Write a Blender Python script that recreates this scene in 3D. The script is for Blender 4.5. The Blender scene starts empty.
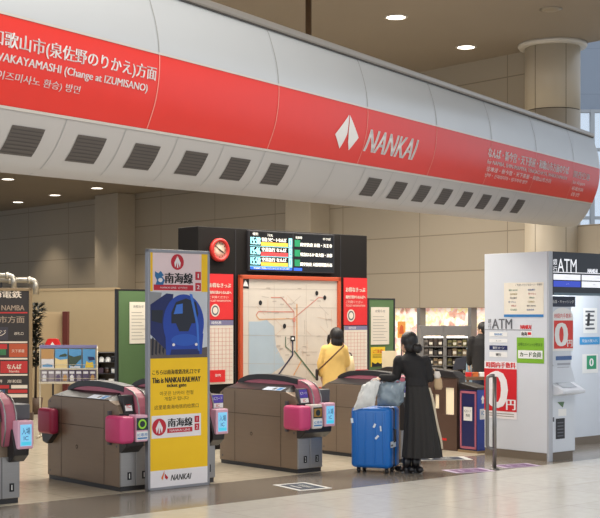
import bpy, bmesh, math, random
from mathutils import Vector, Matrix, Euler, noise

random.seed(7)
SC = bpy.context.scene
COL = SC.collection
PI = math.pi

# ------------------------------------------------------------------ camera
F_PX, HY, EYE = 1280.0, 316.0, 1.8
cam_d = bpy.data.cameras.new('camera')
cam = bpy.data.objects.new('camera', cam_d)
COL.objects.link(cam)
cam.location = (0, 0, EYE)
cam.rotation_euler = (PI / 2, 0, 0)
cam_d.sensor_width = 36
cam_d.lens = 36 * F_PX / 600
cam_d.shift_y = (HY - 259) / 600
cam_d.clip_end = 300
SC.camera = cam

# ------------------------------------------------------------------ view, world, lights
SC.view_settings.view_transform = 'Standard'
SC.view_settings.look = 'None'
SC.view_settings.gamma = 1
SC.view_settings.use_curve_mapping = False
SC.view_settings.exposure = 0.0
W = bpy.data.worlds.new('daylight')
SC.world = W
W.use_nodes = True
W.node_tree.nodes['Background'].inputs[0].default_value = (0.80, 0.88, 1.0, 1)
W.node_tree.nodes['Background'].inputs[1].default_value = 1.0


def area(name, loc, rot, sx, sy, power, col):
    l = bpy.data.lights.new(name, 'AREA')
    l.shape = 'RECTANGLE'
    l.size, l.size_y, l.energy, l.color = sx, sy, power, col
    o = bpy.data.objects.new(name, l)
    COL.objects.link(o)
    o.location, o.rotation_euler = loc, rot
    return o


area('concourse_ceiling_light', (2.5, 5.5, 6.9), (0, 0, 0), 10, 9, 820, (1.0, 0.97, 0.93))
area('gate_fill', (0.5, 17.5, 4.9), (0, 0, math.radians(41)), 7, 2.5, 560, (1.0, 0.93, 0.82))  # unseen area light added to brighten the gates, no fixture hangs here
area('inner_fill', (-1.2, 22.3, 5.1), (0, 0, math.radians(41)), 9, 3, 540, (1.0, 0.93, 0.83))  # added fill hidden behind the beam, lifts the inner hall
area('left_wall_fill', (-5.2, 26.6, 5.18), (0, 0, math.radians(41)), 4, 1.6, 230, (1.0, 0.94, 0.85))  # added fill, kept out of view, brightens the left wall
area('hall_window_light', (-9, 4, 4.0), (math.radians(68), 0, math.radians(-62)), 7, 4, 380, (0.93, 0.97, 1.0))


# ------------------------------------------------------------------ materials
def lin(c):
    c = c / 255.0
    return c / 12.92 if c <= 0.04045 else ((c + 0.055) / 1.055) ** 2.4


def rgb(r, g, b):
    return (lin(r), lin(g), lin(b), 1)


MATS = {}


def mat(name, col, rough=0.5, metal=0.0, emit=0.0, var=0.0, scale=6.0, bump=0.0, alpha=1.0, spec=None, stretch=None, trans=0.0):
    if name in MATS:
        return MATS[name]
    m = bpy.data.materials.new(name)
    m.use_nodes = True
    nt = m.node_tree
    b = nt.nodes['Principled BSDF']
    c = rgb(*col)
    b.inputs['Base Color'].default_value = c
    b.inputs['Roughness'].default_value = rough
    b.inputs['Metallic'].default_value = metal
    if spec is not None:
        b.inputs['Specular IOR Level'].default_value = spec
    if emit:
        b.inputs['Emission Color'].default_value = c
        b.inputs['Emission Strength'].default_value = emit
    if trans:
        b.inputs['Transmission Weight'].default_value = trans
    if alpha < 1:
        b.inputs['Alpha'].default_value = alpha
    tc = nt.nodes.new('ShaderNodeTexCoord')
    mp = nt.nodes.new('ShaderNodeMapping')
    nt.links.new(tc.outputs['Object'], mp.inputs[0])
    if stretch:
        mp.inputs['Scale'].default_value = stretch
    nz = nt.nodes.new('ShaderNodeTexNoise')
    nz.inputs['Scale'].default_value = scale
    nz.inputs['Detail'].default_value = 4
    nt.links.new(mp.outputs[0], nz.inputs['Vector'])
    if var == 0 and not emit:
        var = 0.05
    if var:
        mx = nt.nodes.new('ShaderNodeMix')
        mx.data_type = 'RGBA'
        mx.inputs[6].default_value = tuple(x * (1 - var) for x in c[:3]) + (1,)
        mx.inputs[7].default_value = tuple(min(1, x * (1 + var)) for x in c[:3]) + (1,)
        nt.links.new(nz.outputs[0], mx.inputs[0])
        nt.links.new(mx.outputs[2], b.inputs['Base Color'])
    if bump:
        bp = nt.nodes.new('ShaderNodeBump')
        bp.inputs['Strength'].default_value = bump
        bp.inputs['Distance'].default_value = 0.02
        nt.links.new(nz.outputs[0], bp.inputs['Height'])
        nt.links.new(bp.outputs[0], b.inputs['Normal'])
    MATS[name] = m
    return m


def tile_floor(name, c1, c2, mortar, size, rough, ang, ratio=1.0, grout=0.006):
    m = bpy.data.materials.new(name)
    m.use_nodes = True
    nt = m.node_tree
    b = nt.nodes['Principled BSDF']
    tc = nt.nodes.new('ShaderNodeTexCoord')
    mp = nt.nodes.new('ShaderNodeMapping')
    mp.inputs['Rotation'].default_value = (0, 0, -ang)
    nt.links.new(tc.outputs['Object'], mp.inputs[0])
    br = nt.nodes.new('ShaderNodeTexBrick')
    br.offset = 0.0
    br.inputs['Color1'].default_value = rgb(*c1)
    br.inputs['Color2'].default_value = rgb(*c2)
    br.inputs['Mortar'].default_value = rgb(*mortar)
    br.inputs['Scale'].default_value = 1
    br.inputs['Mortar Size'].default_value = grout
    br.inputs['Brick Width'].default_value = size
    br.inputs['Row Height'].default_value = size * ratio
    nt.links.new(mp.outputs[0], br.inputs[0])
    nz = nt.nodes.new('ShaderNodeTexNoise')
    nz.inputs['Scale'].default_value = 9
    nz.inputs['Detail'].default_value = 5
    nt.links.new(tc.outputs['Object'], nz.inputs[0])
    mx = nt.nodes.new('ShaderNodeMix')
    mx.data_type = 'RGBA'
    mx.blend_type = 'OVERLAY'
    mx.inputs[0].default_value = 0.08
    nt.links.new(br.outputs[0], mx.inputs[6])
    nt.links.new(nz.outputs[0], mx.inputs[7])
    nt.links.new(mx.outputs[2], b.inputs['Base Color'])
    mr = nt.nodes.new('ShaderNodeMapRange')
    mr.inputs[3].default_value = rough * 0.7
    mr.inputs[4].default_value = rough * 1.4
    nt.links.new(nz.outputs[0], mr.inputs[0])
    nt.links.new(mr.outputs[0], b.inputs['Roughness'])
    return m


def panel_wall(name, col, seam, w, h, ox=0.0, oz=0.0, rough=0.7):
    """wall of large panels with thin joints, in the object's own x / z"""
    m = bpy.data.materials.new(name)
    m.use_nodes = True
    nt = m.node_tree
    b = nt.nodes['Principled BSDF']
    tc = nt.nodes.new('ShaderNodeTexCoord')
    sp = nt.nodes.new('ShaderNodeSeparateXYZ')
    cb = nt.nodes.new('ShaderNodeCombineXYZ')
    nt.links.new(tc.outputs['Object'], sp.inputs[0])
    nt.links.new(sp.outputs[0], cb.inputs[0])
    nt.links.new(sp.outputs[2], cb.inputs[1])
    mp = nt.nodes.new('ShaderNodeMapping')
    mp.inputs['Location'].default_value = (ox, oz, 0)
    nt.links.new(cb.outputs[0], mp.inputs[0])
    br = nt.nodes.new('ShaderNodeTexBrick')
    br.offset = 0
    c = rgb(*col)
    br.inputs['Color1'].default_value = c
    br.inputs['Color2'].default_value = tuple(x * 0.95 for x in c[:3]) + (1,)
    br.inputs['Mortar'].default_value = rgb(*seam)
    br.inputs['Scale'].default_value = 1
    br.inputs['Mortar Size'].default_value = 0.012
    br.inputs['Brick Width'].default_value = w
    br.inputs['Row Height'].default_value = h
    nt.links.new(mp.outputs[0], br.inputs[0])
    nt.links.new(br.outputs[0], b.inputs['Base Color'])
    b.inputs['Roughness'].default_value = rough
    return m


def blossom(name, emit):
    """backlit print of pink and white blossom"""
    m = bpy.data.materials.new(name)
    m.use_nodes = True
    nt = m.node_tree
    b = nt.nodes['Principled BSDF']
    tc = nt.nodes.new('ShaderNodeTexCoord')
    vo = nt.nodes.new('ShaderNodeTexVoronoi')
    vo.inputs['Scale'].default_value = 9
    nt.links.new(tc.outputs['Object'], vo.inputs[0])
    nz = nt.nodes.new('ShaderNodeTexNoise')
    nz.inputs['Scale'].default_value = 4
    nz.inputs['Detail'].default_value = 6
    nt.links.new(tc.outputs['Object'], nz.inputs[0])
    sp = nt.nodes.new('ShaderNodeSeparateColor')
    nt.links.new(vo.outputs['Color'], sp.inputs[0])
    mth = nt.nodes.new('ShaderNodeMath')
    mth.operation = 'MULTIPLY_ADD'
    mth.inputs[1].default_value = 0.55
    nt.links.new(sp.outputs[0], mth.inputs[0])
    nt.links.new(nz.outputs[0], mth.inputs[2])
    cr = nt.nodes.new('ShaderNodeValToRGB')
    e = cr.color_ramp.elements
    e[0].position, e[0].color = 0.36, rgb(150, 130, 130)
    e[1].position, e[1].color = 1.0, rgb(255, 246, 238)
    for p, c in ((0.5, (214, 160, 140)), (0.62, (238, 205, 200)), (0.75, (250, 228, 214)), (0.86, (232, 214, 150))):
        k = e.new(p)
        k.color = rgb(*c)
    nt.links.new(mth.outputs[0], cr.inputs[0])
    nt.links.new(cr.outputs[0], b.inputs['Base Color'])
    nt.links.new(cr.outputs[0], b.inputs['Emission Color'])
    b.inputs['Emission Strength'].default_value = emit
    return m


# ------------------------------------------------------------------ mesh builder
_text_cache = {}


def text_geo(s, shear=0.0, bold=0.0):
    key = (s, shear, bold)
    if key in _text_cache:
        return _text_cache[key]
    c = bpy.data.curves.new('lettering', 'FONT')
    c.body = s
    c.shear = shear
    c.offset = bold
    c.resolution_u = 3
    o = bpy.data.objects.new('lettering', c)
    COL.objects.link(o)
    dg = bpy.context.evaluated_depsgraph_get()
    m = bpy.data.meshes.new_from_object(o.evaluated_get(dg))
    v = [(p.co.x, p.co.y) for p in m.vertices]
    f = [tuple(p.vertices) for p in m.polygons]
    bpy.data.objects.remove(o)
    bpy.data.curves.remove(c)
    bpy.data.meshes.remove(m)
    x0, x1 = min(p[0] for p in v), max(p[0] for p in v)
    y0, y1 = min(p[1] for p in v), max(p[1] for p in v)
    v = [((p[0] - x0) / (x1 - x0), (p[1] - y0) / (y1 - y0)) for p in v]
    _text_cache[key] = (v, f, (x1 - x0) / (y1 - y0))
    return _text_cache[key]


class Frame:
    """flat sheet: origin, right and up; p(u, v, off) gives a point lifted off the sheet"""
    def __init__(s, o, r, u):
        s.o, s.r, s.u = Vector(o), Vector(r).normalized(), Vector(u).normalized()
        s.n = s.r.cross(s.u)

    def p(s, u, v, off=0.0):
        return s.o + s.r * u + s.u * v + s.n * off


class MB:
    def __init__(s):
        s.v, s.f, s.mi, s.sm, s.mats = [], [], [], [], []

    def _m(s, m):
        if m not in s.mats:
            s.mats.append(m)
        return s.mats.index(m)

    def add(s, v, f, m, smooth=False):
        n = len(s.v)
        s.v += [tuple(p) for p in v]
        k = s._m(m)
        for q in f:
            s.f.append(tuple(i + n for i in q))
            s.mi.append(k)
            s.sm.append(smooth)
        return s

    def bm(s, bm, m, smooth=False):
        bm.verts.index_update()
        s.add([v.co[:] for v in bm.verts], [[v.index for v in f.verts] for f in bm.faces], m, smooth)
        bm.free()
        return s

    def box(s, lo, hi, m, bev=0.0, seg=2, mtx=None, smooth=False):
        bm = bmesh.new()
        bmesh.ops.create_cube(bm, size=1)
        for v in bm.verts:
            v.co = Vector([(lo[i] + hi[i]) / 2 + v.co[i] * (hi[i] - lo[i]) for i in range(3)])
        if bev:
            bmesh.ops.bevel(bm, geom=bm.edges[:], offset=bev, segments=seg, profile=0.5, affect='EDGES')
        if mtx is not None:
            bm.transform(mtx)
        return s.bm(bm, m, smooth)

    def prism(s, poly, a, b, m, axis='x', bev=0.0, smooth=False, seg=2):
        """poly in the two other axes, extruded from a to b along axis"""
        def pt(q, t):
            return {'x': (t, q[0], q[1]), 'y': (q[0], t, q[1]), 'z': (q[0], q[1], t)}[axis]
        bm = bmesh.new()
        A = [bm.verts.new(pt(q, a)) for q in poly]
        B = [bm.verts.new(pt(q, b)) for q in poly]
        n = len(poly)
        bm.faces.new(A)
        bm.faces.new(B[::-1])
        for i in range(n):
            bm.faces.new((A[i], B[i], B[(i + 1) % n], A[(i + 1) % n]))
        bmesh.ops.recalc_face_normals(bm, faces=bm.faces[:])
        if bev:
            bmesh.ops.bevel(bm, geom=bm.edges[:], offset=bev, segments=seg, profile=0.5, affect='EDGES')
        return s.bm(bm, m, smooth)

    def tube(s, pts, r, m, n=10, smooth=True, flat=None):
        pts = [Vector(p) for p in pts]
        rs = r if isinstance(r, (list, tuple)) else [r] * len(pts)
        v, f = [], []
        t0 = (pts[1] - pts[0]).normalized()
        up = Vector((0, 0, 1)) if abs(t0.z) < 0.9 else Vector((1, 0, 0))
        x = t0.cross(up).normalized()
        for i, p in enumerate(pts):
            t = (pts[min(i + 1, len(pts) - 1)] - pts[max(i - 1, 0)]).normalized()
            x = (x - t * x.dot(t)).normalized()
            y = t.cross(x)
            for k in range(n):
                a = 2 * PI * k / n
                v.append(p + (x * math.cos(a) + y * math.sin(a)) * rs[i])
        for i in range(len(pts) - 1):
            for k in range(n):
                k2 = (k + 1) % n
                f.append((i * n + k, i * n + k2, (i + 1) * n + k2, (i + 1) * n + k))
        f.append(tuple(range(n))[::-1])
        f.append(tuple(range((len(pts) - 1) * n, len(pts) * n)))
        return s.add(v, f, m, smooth)

    def lathe(s, prof, c, m, n=24, smooth=True, axis='z', cap=True):
        v, f = [], []
        for (r, z) in prof:
            for k in range(n):
                a = 2 * PI * k / n
                q = (r * math.cos(a), r * math.sin(a), z)
                q = {'z': q, 'y': (q[0], q[2], q[1]), 'x': (q[2], q[0], q[1])}[axis]
                v.append((c[0] + q[0], c[1] + q[1], c[2] + q[2]))
        for i in range(len(prof) - 1):
            for k in range(n):
                k2 = (k + 1) % n
                f.append((i * n + k, i * n + k2, (i + 1) * n + k2, (i + 1) * n + k))
        if cap:
            f.append(tuple(range(n))[::-1])
            f.append(tuple(range((len(prof) - 1) * n, len(prof) * n)))
        return s.add(v, f, m, smooth)

    def ball(s, c, r, m, n=16, rot=None):
        bm = bmesh.new()
        bmesh.ops.create_uvsphere(bm, u_segments=n, v_segments=max(6, n * 2 // 3), radius=1)
        rr = r if isinstance(r, (tuple, list)) else (r, r, r)
        M = Matrix.Translation(c) @ (rot.to_matrix().to_4x4() if rot else Matrix.Identity(4)) @ Matrix.Diagonal((*rr, 1))
        bm.transform(M)
        return s.bm(bm, m, True)

    def rings(s, rings, m, n=28, smooth=True, fn=None, cap=True):
        """rings: (cx, cy, z, rx, ry, rot)"""
        v, f = [], []
        for j, (cx, cy, z, rx, ry, ro) in enumerate(rings):
            for k in range(n):
                a = 2 * PI * k / n
                q = 1.0 if fn is None else fn(a, j)
                x, y = rx * math.cos(a) * q, ry * math.sin(a) * q
                v.append((cx + x * math.cos(ro) - y * math.sin(ro), cy + x * math.sin(ro) + y * math.cos(ro), z))
        for i in range(len(rings) - 1):
            for k in range(n):
                k2 = (k + 1) % n
                f.append((i * n + k, i * n + k2, (i + 1) * n + k2, (i + 1) * n + k))
        if cap:
            f.append(tuple(range(n))[::-1])
            f.append(tuple(range((len(rings) - 1) * n, len(rings) * n)))
        return s.add(v, f, m, smooth)

    # flat printing on a Frame
    def rect(s, fr, u0, v0, u1, v1, m, off=0.002):
        return s.add([fr.p(u0, v0, off), fr.p(u1, v0, off), fr.p(u1, v1, off), fr.p(u0, v1, off)], [(0, 1, 2, 3)], m)

    def poly(s, fr, pts, m, off=0.003):
        a = sum(pts[i][0] * pts[(i + 1) % len(pts)][1] - pts[(i + 1) % len(pts)][0] * pts[i][1] for i in range(len(pts)))
        if a < 0:
            pts = pts[::-1]
        return s.add([fr.p(u, v, off) for u, v in pts], [tuple(range(len(pts)))], m)

    def disc(s, fr, u, v, ru, rv, m, off=0.003, n=28):
        return s.poly(fr, [(u + ru * math.cos(2 * PI * k / n), v + rv * math.sin(2 * PI * k / n)) for k in range(n)], m, off)

    def line(s, fr, pts, w, m, off=0.004):
        for (a, b) in zip(pts[:-1], pts[1:]):
            d = Vector((b[0] - a[0], b[1] - a[1]))
            if d.length < 1e-6:
                continue
            d.normalize()
            x, y = -d.y * w / 2, d.x * w / 2
            s.poly(fr, [(a[0] + x, a[1] + y), (a[0] - x, a[1] - y), (b[0] - x, b[1] - y), (b[0] + x, b[1] + y)], m, off)
        return s

    def text(s, fr, txt, u0, v0, u1, v1, m, off=0.004, shear=0.0, bold=0.0):
        v, f, asp = text_geo(txt, shear)
        nat = asp * (v1 - v0) * 1.25
        if nat < u1 - u0:
            c = (u0 + u1) / 2
            u0, u1 = c - nat / 2, c + nat / 2
        k = bold * (v1 - v0) * 2.2
        for i, dx in enumerate((0,) if not bold else (-k, 0, k)):
            s.add([fr.p(u0 + dx + (u1 - u0) * x, v0 + (v1 - v0) * y, off + i * 0.0004) for x, y in v], f, m)
        return s

    def build(s, name, parent=None, loc=None, rot=None, subsurf=0):
        me = bpy.data.meshes.new(name)
        me.from_pydata(s.v, [], s.f)
        for m in s.mats:
            me.materials.append(m)
        me.polygons.foreach_set('material_index', s.mi)
        me.polygons.foreach_set('use_smooth', s.sm)
        me.update()
        o = bpy.data.objects.new(name, me)
        COL.objects.link(o)
        if parent:
            o.parent = parent
        if loc:
            o.location = loc
        if rot:
            o.rotation_euler = rot
        if subsurf:
            md = o.modifiers.new('subdivision', 'SUBSURF')
            md.levels = md.render_levels = subsurf
        return o


def tag(o, label, cat, group=None):
    o['label'], o['category'] = label, cat
    if group:
        o['group'] = group
    return o


def thing(name, label, cat, loc=(0, 0, 0), rz=0.0, group=None):
    o = bpy.data.objects.new(name, None)
    o.empty_display_size = 0.2
    COL.objects.link(o)
    o.location, o.rotation_euler = loc, (0, 0, rz)
    return tag(o, label, cat, group)


def struct(o):
    o['kind'] = 'structure'
    return o


# ------------------------------------------------------------------ site axes
ANG = math.radians(41)
R = Vector((math.cos(ANG), math.sin(ANG), 0))        # along the row of gates, to the right and away
E = Vector((math.sin(ANG), -math.cos(ANG), 0))       # out of the gates towards the concourse
UP = Vector((0, 0, 1))


def at(px, py, Y):
    return Vector(((px - 300) / F_PX * Y, Y, EYE - (py - HY) / F_PX * Y))


def ground(px, py):
    Y = EYE * F_PX / (py - HY)
    return Vector(((px - 300) / F_PX * Y, Y, 0))


class Sheet:
    """vertical sheet through a world point, running along a horizontal direction; uv() reads where a sight line meets it"""
    def __init__(s, o, d):
        s.o, s.d = Vector(o), Vector(d).normalized()
        s.n = s.d.cross(UP)

    def uv(s, px, py):
        ray = Vector(((px - 300) / F_PX, 1, -(py - HY) / F_PX))
        c = Vector((0, 0, EYE))
        k = (s.o - c).dot(s.n) / ray.dot(s.n)
        q = c + ray * k - s.o
        return q.dot(s.d), q.z

    def box(s, x0, y0, x1, y1):
        a, b = s.uv(x0, y0), s.uv(x1, y1)
        a2, b2 = s.uv(x0, y1), s.uv(x1, y0)
        return a[0], (a2[1] + b[1]) / 2, b[0], (a[1] + b2[1]) / 2


# shared colours
white = mat('white_print', (238, 238, 236), 0.5)
black = mat('black_print', (22, 22, 24), 0.5)
red = mat('red_print', (214, 38, 40), 0.45)
yellow = mat('yellow_print', (255, 204, 14), 0.45)
navy = mat('navy_print', (30, 42, 92), 0.45)
steel = mat('brushed_steel', (150, 146, 142), 0.32, 0.9, var=0.12, scale=4, stretch=(1, 1, 30))
darkm = mat('dark_metal', (48, 47, 50), 0.4, 0.3)
greytxt = mat('grey_print', (96, 98, 104), 0.5)
green_p = mat('green_print', (124, 178, 44), 0.5)
blue_p = mat('blue_print', (52, 126, 190), 0.5)
cream = mat('cream_print', (232, 224, 208), 0.5)

# ================================================================== the setting
G1 = Vector((-1.841, 13.09, 0))                     # front left foot of the gate beside the yellow board
# floor: pale concourse tiles, dark stone band in front of the gates, beige tiles behind them
f_out = tile_floor('concourse_tiles', (214, 211, 203), (209, 206, 198), (190, 186, 176), 0.9, 0.17, 0)
f_band = tile_floor('dark_band_tiles', (142, 133, 122), (136, 127, 116), (120, 112, 102), 0.6, 0.15, 0)
f_in = tile_floor('inner_tiles', (204, 194, 174), (199, 189, 169), (178, 168, 148), 0.6, 0.18, 0)
fl = MB()
for y0, y1, m in ((-40, -1.35, f_out), (-1.35, -0.11, f_band), (-0.11, 45, f_in)):
    fl.add([(-32, y0, 0), (40, y0, 0), (40, y1, 0), (-32, y1, 0)], [(0, 1, 2, 3)], m)
struct(fl.build('floor', loc=G1, rot=(0, 0, ANG)))

# back wall, running from far on the left to nearer on the right
WA = Vector((2.80, 27.6, 0))
WR = math.atan2(E.y, E.x)
wall_m = panel_wall('wall_panels', (160, 149, 132), (126, 115, 99), 2.45, 0.78, 0.3, 0.37)
wall_t = mat('wall_plaster', (164, 153, 136), 0.75, var=0.04)
CEIL, LOWC = 7.1, 5.25
w = MB()
w.box((-34, 0, 0), (-1.32, 0.3, CEIL), wall_m)
w.box((-1.32, 0, 1.97), (2.6, 0.3, CEIL), wall_m)
w.box((-1.32, 0, 0), (2.6, 0.3, 0.85), wall_m)
w.box((2.6, 0, 0), (3.35, 0.3, CEIL), wall_m)
w.box((3.35, 0, 0), (9.0, 0.3, 3.55), wall_m)
struct(w.build('wall_back', loc=WA, rot=(0, 0, WR)))
for i, (x0, x1, h, d) in enumerate(((-12.55, -11.35, LOWC, 0.6), (-4.1, -3.2, CEIL, 0.62))):
    p = MB().box((x0, -d, 0), (x1, 0, h), wall_t, 0.02)
    struct(p.build('trim_%d' % (i + 1), loc=WA, rot=(0, 0, WR)))

# shop window in the back wall, its backlit blossom print and its grey bars
wn = MB()
wn.box((-1.32, 0.16, 0.85), (2.6, 0.2, 1.97), blossom('blossom_print', 0.5))
o = struct(wn.build('window_1', loc=WA, rot=(0, 0, WR)))
fr = MB()
gm = mat('window_bar', (128, 128, 128), 0.4, 0.4)
for x in (-1.3, -0.32, 1.15, 2.58):
    fr.box((x - 0.045, -0.02, 0.85), (x + 0.045, 0.16, 1.97), gm)
fr.box((-1.32, -0.02, 0.85), (2.6, 0.14, 0.92), gm)
fr.build('window_frame', o)

ceil_m = mat('ceiling_board', (146, 135, 122), 0.8, var=0.05, scale=0.6)
c = MB().box((-34, -45, CEIL), (25, 0.3, CEIL + 0.25), ceil_m)
struct(c.build('ceiling', loc=WA, rot=(0, 0, WR)))
c = MB().box((-34, -12, LOWC), (-2.0, 0, LOWC + 0.2), ceil_m)
struct(c.build('ceiling_lower', loc=WA, rot=(0, 0, WR)))

# far hall on the right: upper wall, bluish daylight put into its colour, over glazing
hall_m = panel_wall('far_hall_panels', (150, 160, 174), (138, 148, 160), 3.0, 1.6)
h = MB().box((4, 45, 9.05), (26, 45.4, 16), hall_m)
struct(h.build('wall_right'))
g = MB()
g.box((5, 45.1, 0), (26, 45.14, 9.05), mat('hall_glass', (232, 240, 246), 0.05, trans=0.95, var=0.01))
o = struct(g.build('window_2'))
g = MB()
fm = mat('hall_mullion', (176, 180, 184), 0.5)
for k in range(9):
    g.box((5 + k * 2.6, 44.9, 0), (5.14 + k * 2.6, 45.1, 9.05), fm)
for z in (2.6, 5.2, 7.6, 8.95):
    g.box((5, 44.92, z), (26, 45.1, z + 0.1), fm)
g.build('window_frame', o)

# ------------------------------------------------------------------ round column
colm = mat('column_stone', (188, 176, 156), 0.42, var=0.05, scale=2)
colp = at(552.5, 316, 25.0)
o = thing('round_column', 'thick round beige column with a white collar at the ceiling', 'column', (colp.x, colp.y, 0))
b = MB()
b.lathe([(0.535, 0), (0.535, 5.78)], (0, 0, 0), colm, 48)
b.lathe([(0.52, 5.78), (0.52, 5.80)], (0, 0, 0), mat('joint', (88, 78, 64), 0.8), 48)
b.lathe([(0.535, 5.80), (0.535, CEIL)], (0, 0, 0), colm, 48)
for a in (-1.95, -0.85, 0.3, 1.6, 3.0):
    b.box((-0.004, 0.53, 0), (0.004, 0.537, CEIL), mat('joint', (88, 78, 64), 0.8), mtx=Matrix.Rotation(a + PI, 4, 'Z'))
b.build('shaft', o)
MB().lathe([(0.545, CEIL - 0.08), (0.64, CEIL - 0.08), (0.67, CEIL - 0.04), (0.67, CEIL - 0.001), (0.545, CEIL - 0.001)], (0, 0, 0),
           mat('collar_white', (196, 190, 180), 0.4), 48).build('collar', o)

# ------------------------------------------------------------------ overhead fascia beam
BP0 = Vector((-1.9732, 8.4188, 2.78))
bd = Vector((0.46835, 0.88290, 0.0338)).normalized()
bn = Vector((bd.y, -bd.x, 0)).normalized()
bz = bn.cross(bd)
if bz.z < 0:
    bz = -bz
BM = Matrix((bd, -bn, bz)).transposed().to_4x4()
BM.translation = BP0
beam = thing('overhead_beam', 'long curved white and red overhead beam crossing the hall above the gates', 'overhead sign beam')
beam.matrix_world = BM
KEY = [(0.05, -0.042), (0.127, -0.024), (0.248, 0.082), (0.335, 0.208), (0.402, 0.345), (0.47, 0.51), (0.507, 0.68), (0.516, 0.855),
       (0.492, 1.06), (0.43, 1.28), (0.405, 1.335)]


def prof_u(z):
    """face of the beam: how far it bulges at height z (smooth through KEY)"""
    for i in range(len(KEY) - 1):
        if z <= KEY[i + 1][1] or i == len(KEY) - 2:
            (u0, z0), (u1, z1) = KEY[i], KEY[i + 1]
            def slope(j):
                j0, j1 = max(j - 1, 0), min(j + 1, len(KEY) - 1)
                return (KEY[j1][0] - KEY[j0][0]) / (KEY[j1][1] - KEY[j0][1])
            h = z1 - z0
            t = (z - z0) / h
            m0, m1 = slope(i) * h, slope(i + 1) * h
            return (2*t**3 - 3*t*t + 1) * u0 + (t**3 - 2*t*t + t) * m0 + (-2*t**3 + 3*t*t) * u1 + (t**3 - t*t) * m1


def beam_tz(px, py):
    """where a sight line meets the beam's face, as (t along, z up)"""
    ray = Vector(((px - 300) / F_PX, 1, -(py - HY) / F_PX))
    c0 = Vector((0, 0, EYE)) - BP0
    z = 0.6
    for _ in range(60):
        u = prof_u(max(-0.05, min(1.33, z)))
        k = (u - c0.dot(bn)) / ray.dot(bn)
        q = c0 + ray * k
        z = 0.5 * z + 0.5 * q.dot(bz)
    return q.dot(bd), q.dot(bz)


T0, T1 = -3.5, 13.15
RZ0, RZ1 = 0.315, 0.853


def strip(b, z0, z1, m, off=0.0, t0=T0, t1=T1, n=10):
    zs = [z0 + (z1 - z0) * i / n for i in range(n + 1)]
    v, f = [], []
    for z in zs:
        u = prof_u(z) + off
        v += [(t0, -u, z), (t1, -u, z)]
    for i in range(n):
        f.append((2*i, 2*i + 1, 2*i + 3, 2*i + 2))
    return b.add(v, f, m, True)


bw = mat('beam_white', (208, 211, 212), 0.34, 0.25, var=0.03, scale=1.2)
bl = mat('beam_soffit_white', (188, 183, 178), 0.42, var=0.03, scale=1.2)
br_ = mat('beam_red', (228, 50, 36), 0.36, var=0.03)
bj = mat('beam_joint', (166, 165, 162), 0.6)
# body: rear and inside, closed at both ends
body = MB()
cs = [(prof_u(z) - 0.02, z) for z in [-0.04 + 1.375 * i / 24 for i in range(25)]] + [(0.36, 1.36), (-0.5, 1.36), (-0.6, 1.2), (-0.6, 0.62), (-0.2, 0.12), (-0.06, -0.01)]
nn = len(cs)
vv = [(T0, -u, z) for u, z in cs] + [(T1 - 0.01, -u, z) for u, z in cs]
ff = [(i, nn + i, nn + (i + 1) % nn, (i + 1) % nn) for i in range(nn)] + [tuple(range(nn)), tuple(range(nn, 2 * nn))[::-1]]
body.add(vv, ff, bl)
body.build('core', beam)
o_up = strip(MB(), RZ1 + 0.012, 1.335, bw, n=14).build('upper_panel', beam)
o_red = MB()
strip(o_red, RZ0 + 0.012, RZ1 - 0.004, br_, n=14)
ink = mat('beam_lettering', (240, 236, 232), 0.4)


def btext(s, t0, z0, t1, z1, shear=0.0, bold=0.0):
    if bold:
        k = bold * (z1 - z0) * 2.2
        for i, dx in enumerate((-k, k)):
            btext(s, t0 + dx, z0, t1 + dx, z1, shear)
    v, f, _ = text_geo(s, shear)
    bm = bmesh.new()
    vs = [bm.verts.new((t0 + (t1 - t0) * x, z0 + (z1 - z0) * y, 0)) for x, y in v]
    for q in f:
        try:
            bm.faces.new([vs[i] for i in q])
        except ValueError:
            pass
    for k in range(1, 5):
        bmesh.ops.bisect_plane(bm, geom=bm.verts[:] + bm.edges[:] + bm.faces[:], plane_co=(0, z0 + (z1 - z0) * k / 5, 0), plane_no=(0, 1, 0))
    for q in bm.verts:
        q.co = (q.co.x, -(prof_u(q.co.y) + 0.005), q.co.y)
    o_red.bm(bm, ink)


def btext_px(s, xl, xr, yt, yb, **k):
    """one line whose right end is seen at xr between heights yt and yb, and whose left end is seen at xl"""
    t1, z0 = beam_tz(xr, yb)
    z1 = beam_tz(xr, yt)[1]
    # left end on the same level: slide t until the sight line is xl
    lo, hi = -6.0, t1
    for _ in range(40):
        mid = (lo + hi) / 2
        q = BP0 + bd * mid + bn * prof_u(z0) + bz * z0
        if 300 + F_PX * q.x / q.y < xl:
            lo = mid
        else:
            hi = mid
    btext(s, hi, z0, t1, z1, **k)


btext_px('和歌山市(泉佐野のりかえ)方面', -11, 155, 67, 83, bold=0.013)
btext_px('WAKAYAMASHI (Change at IZUMISANO)', -9, 146, 84.3, 94, bold=0.018)
btext_px('와카야마시(이즈미사노 환승) 방면', -58, 78, 85.8, 95.5, bold=0.01)
btext_px('なんば・新今宮・天下茶屋・和歌山市方面のりば', 487.5, 568, 166.5, 175, bold=0.02)
btext_px('for NAMBA, SHIN-IMAMIYA, TENGACHAYA, WAKAYAMASHI', 486.5, 566, 176.6, 180.6, bold=0.02)
btext_px('往难波・新今宫・天下茶屋・和歌山市方向', 485.5, 550, 179, 183.4)
btext_px('난바・신이마미야・덴가차야 방면', 484, 526, 180.4, 184.2)
btext_px('関西空港', 573, 589, 174, 181, bold=0.01)
btext_px('for Airport', 572, 584, 182.5, 187)
btext_px('机场方向', 571, 582, 188, 192)
btext_px('공항 방면', 570, 578, 193, 197)
# diamond shaped company mark and name


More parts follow.
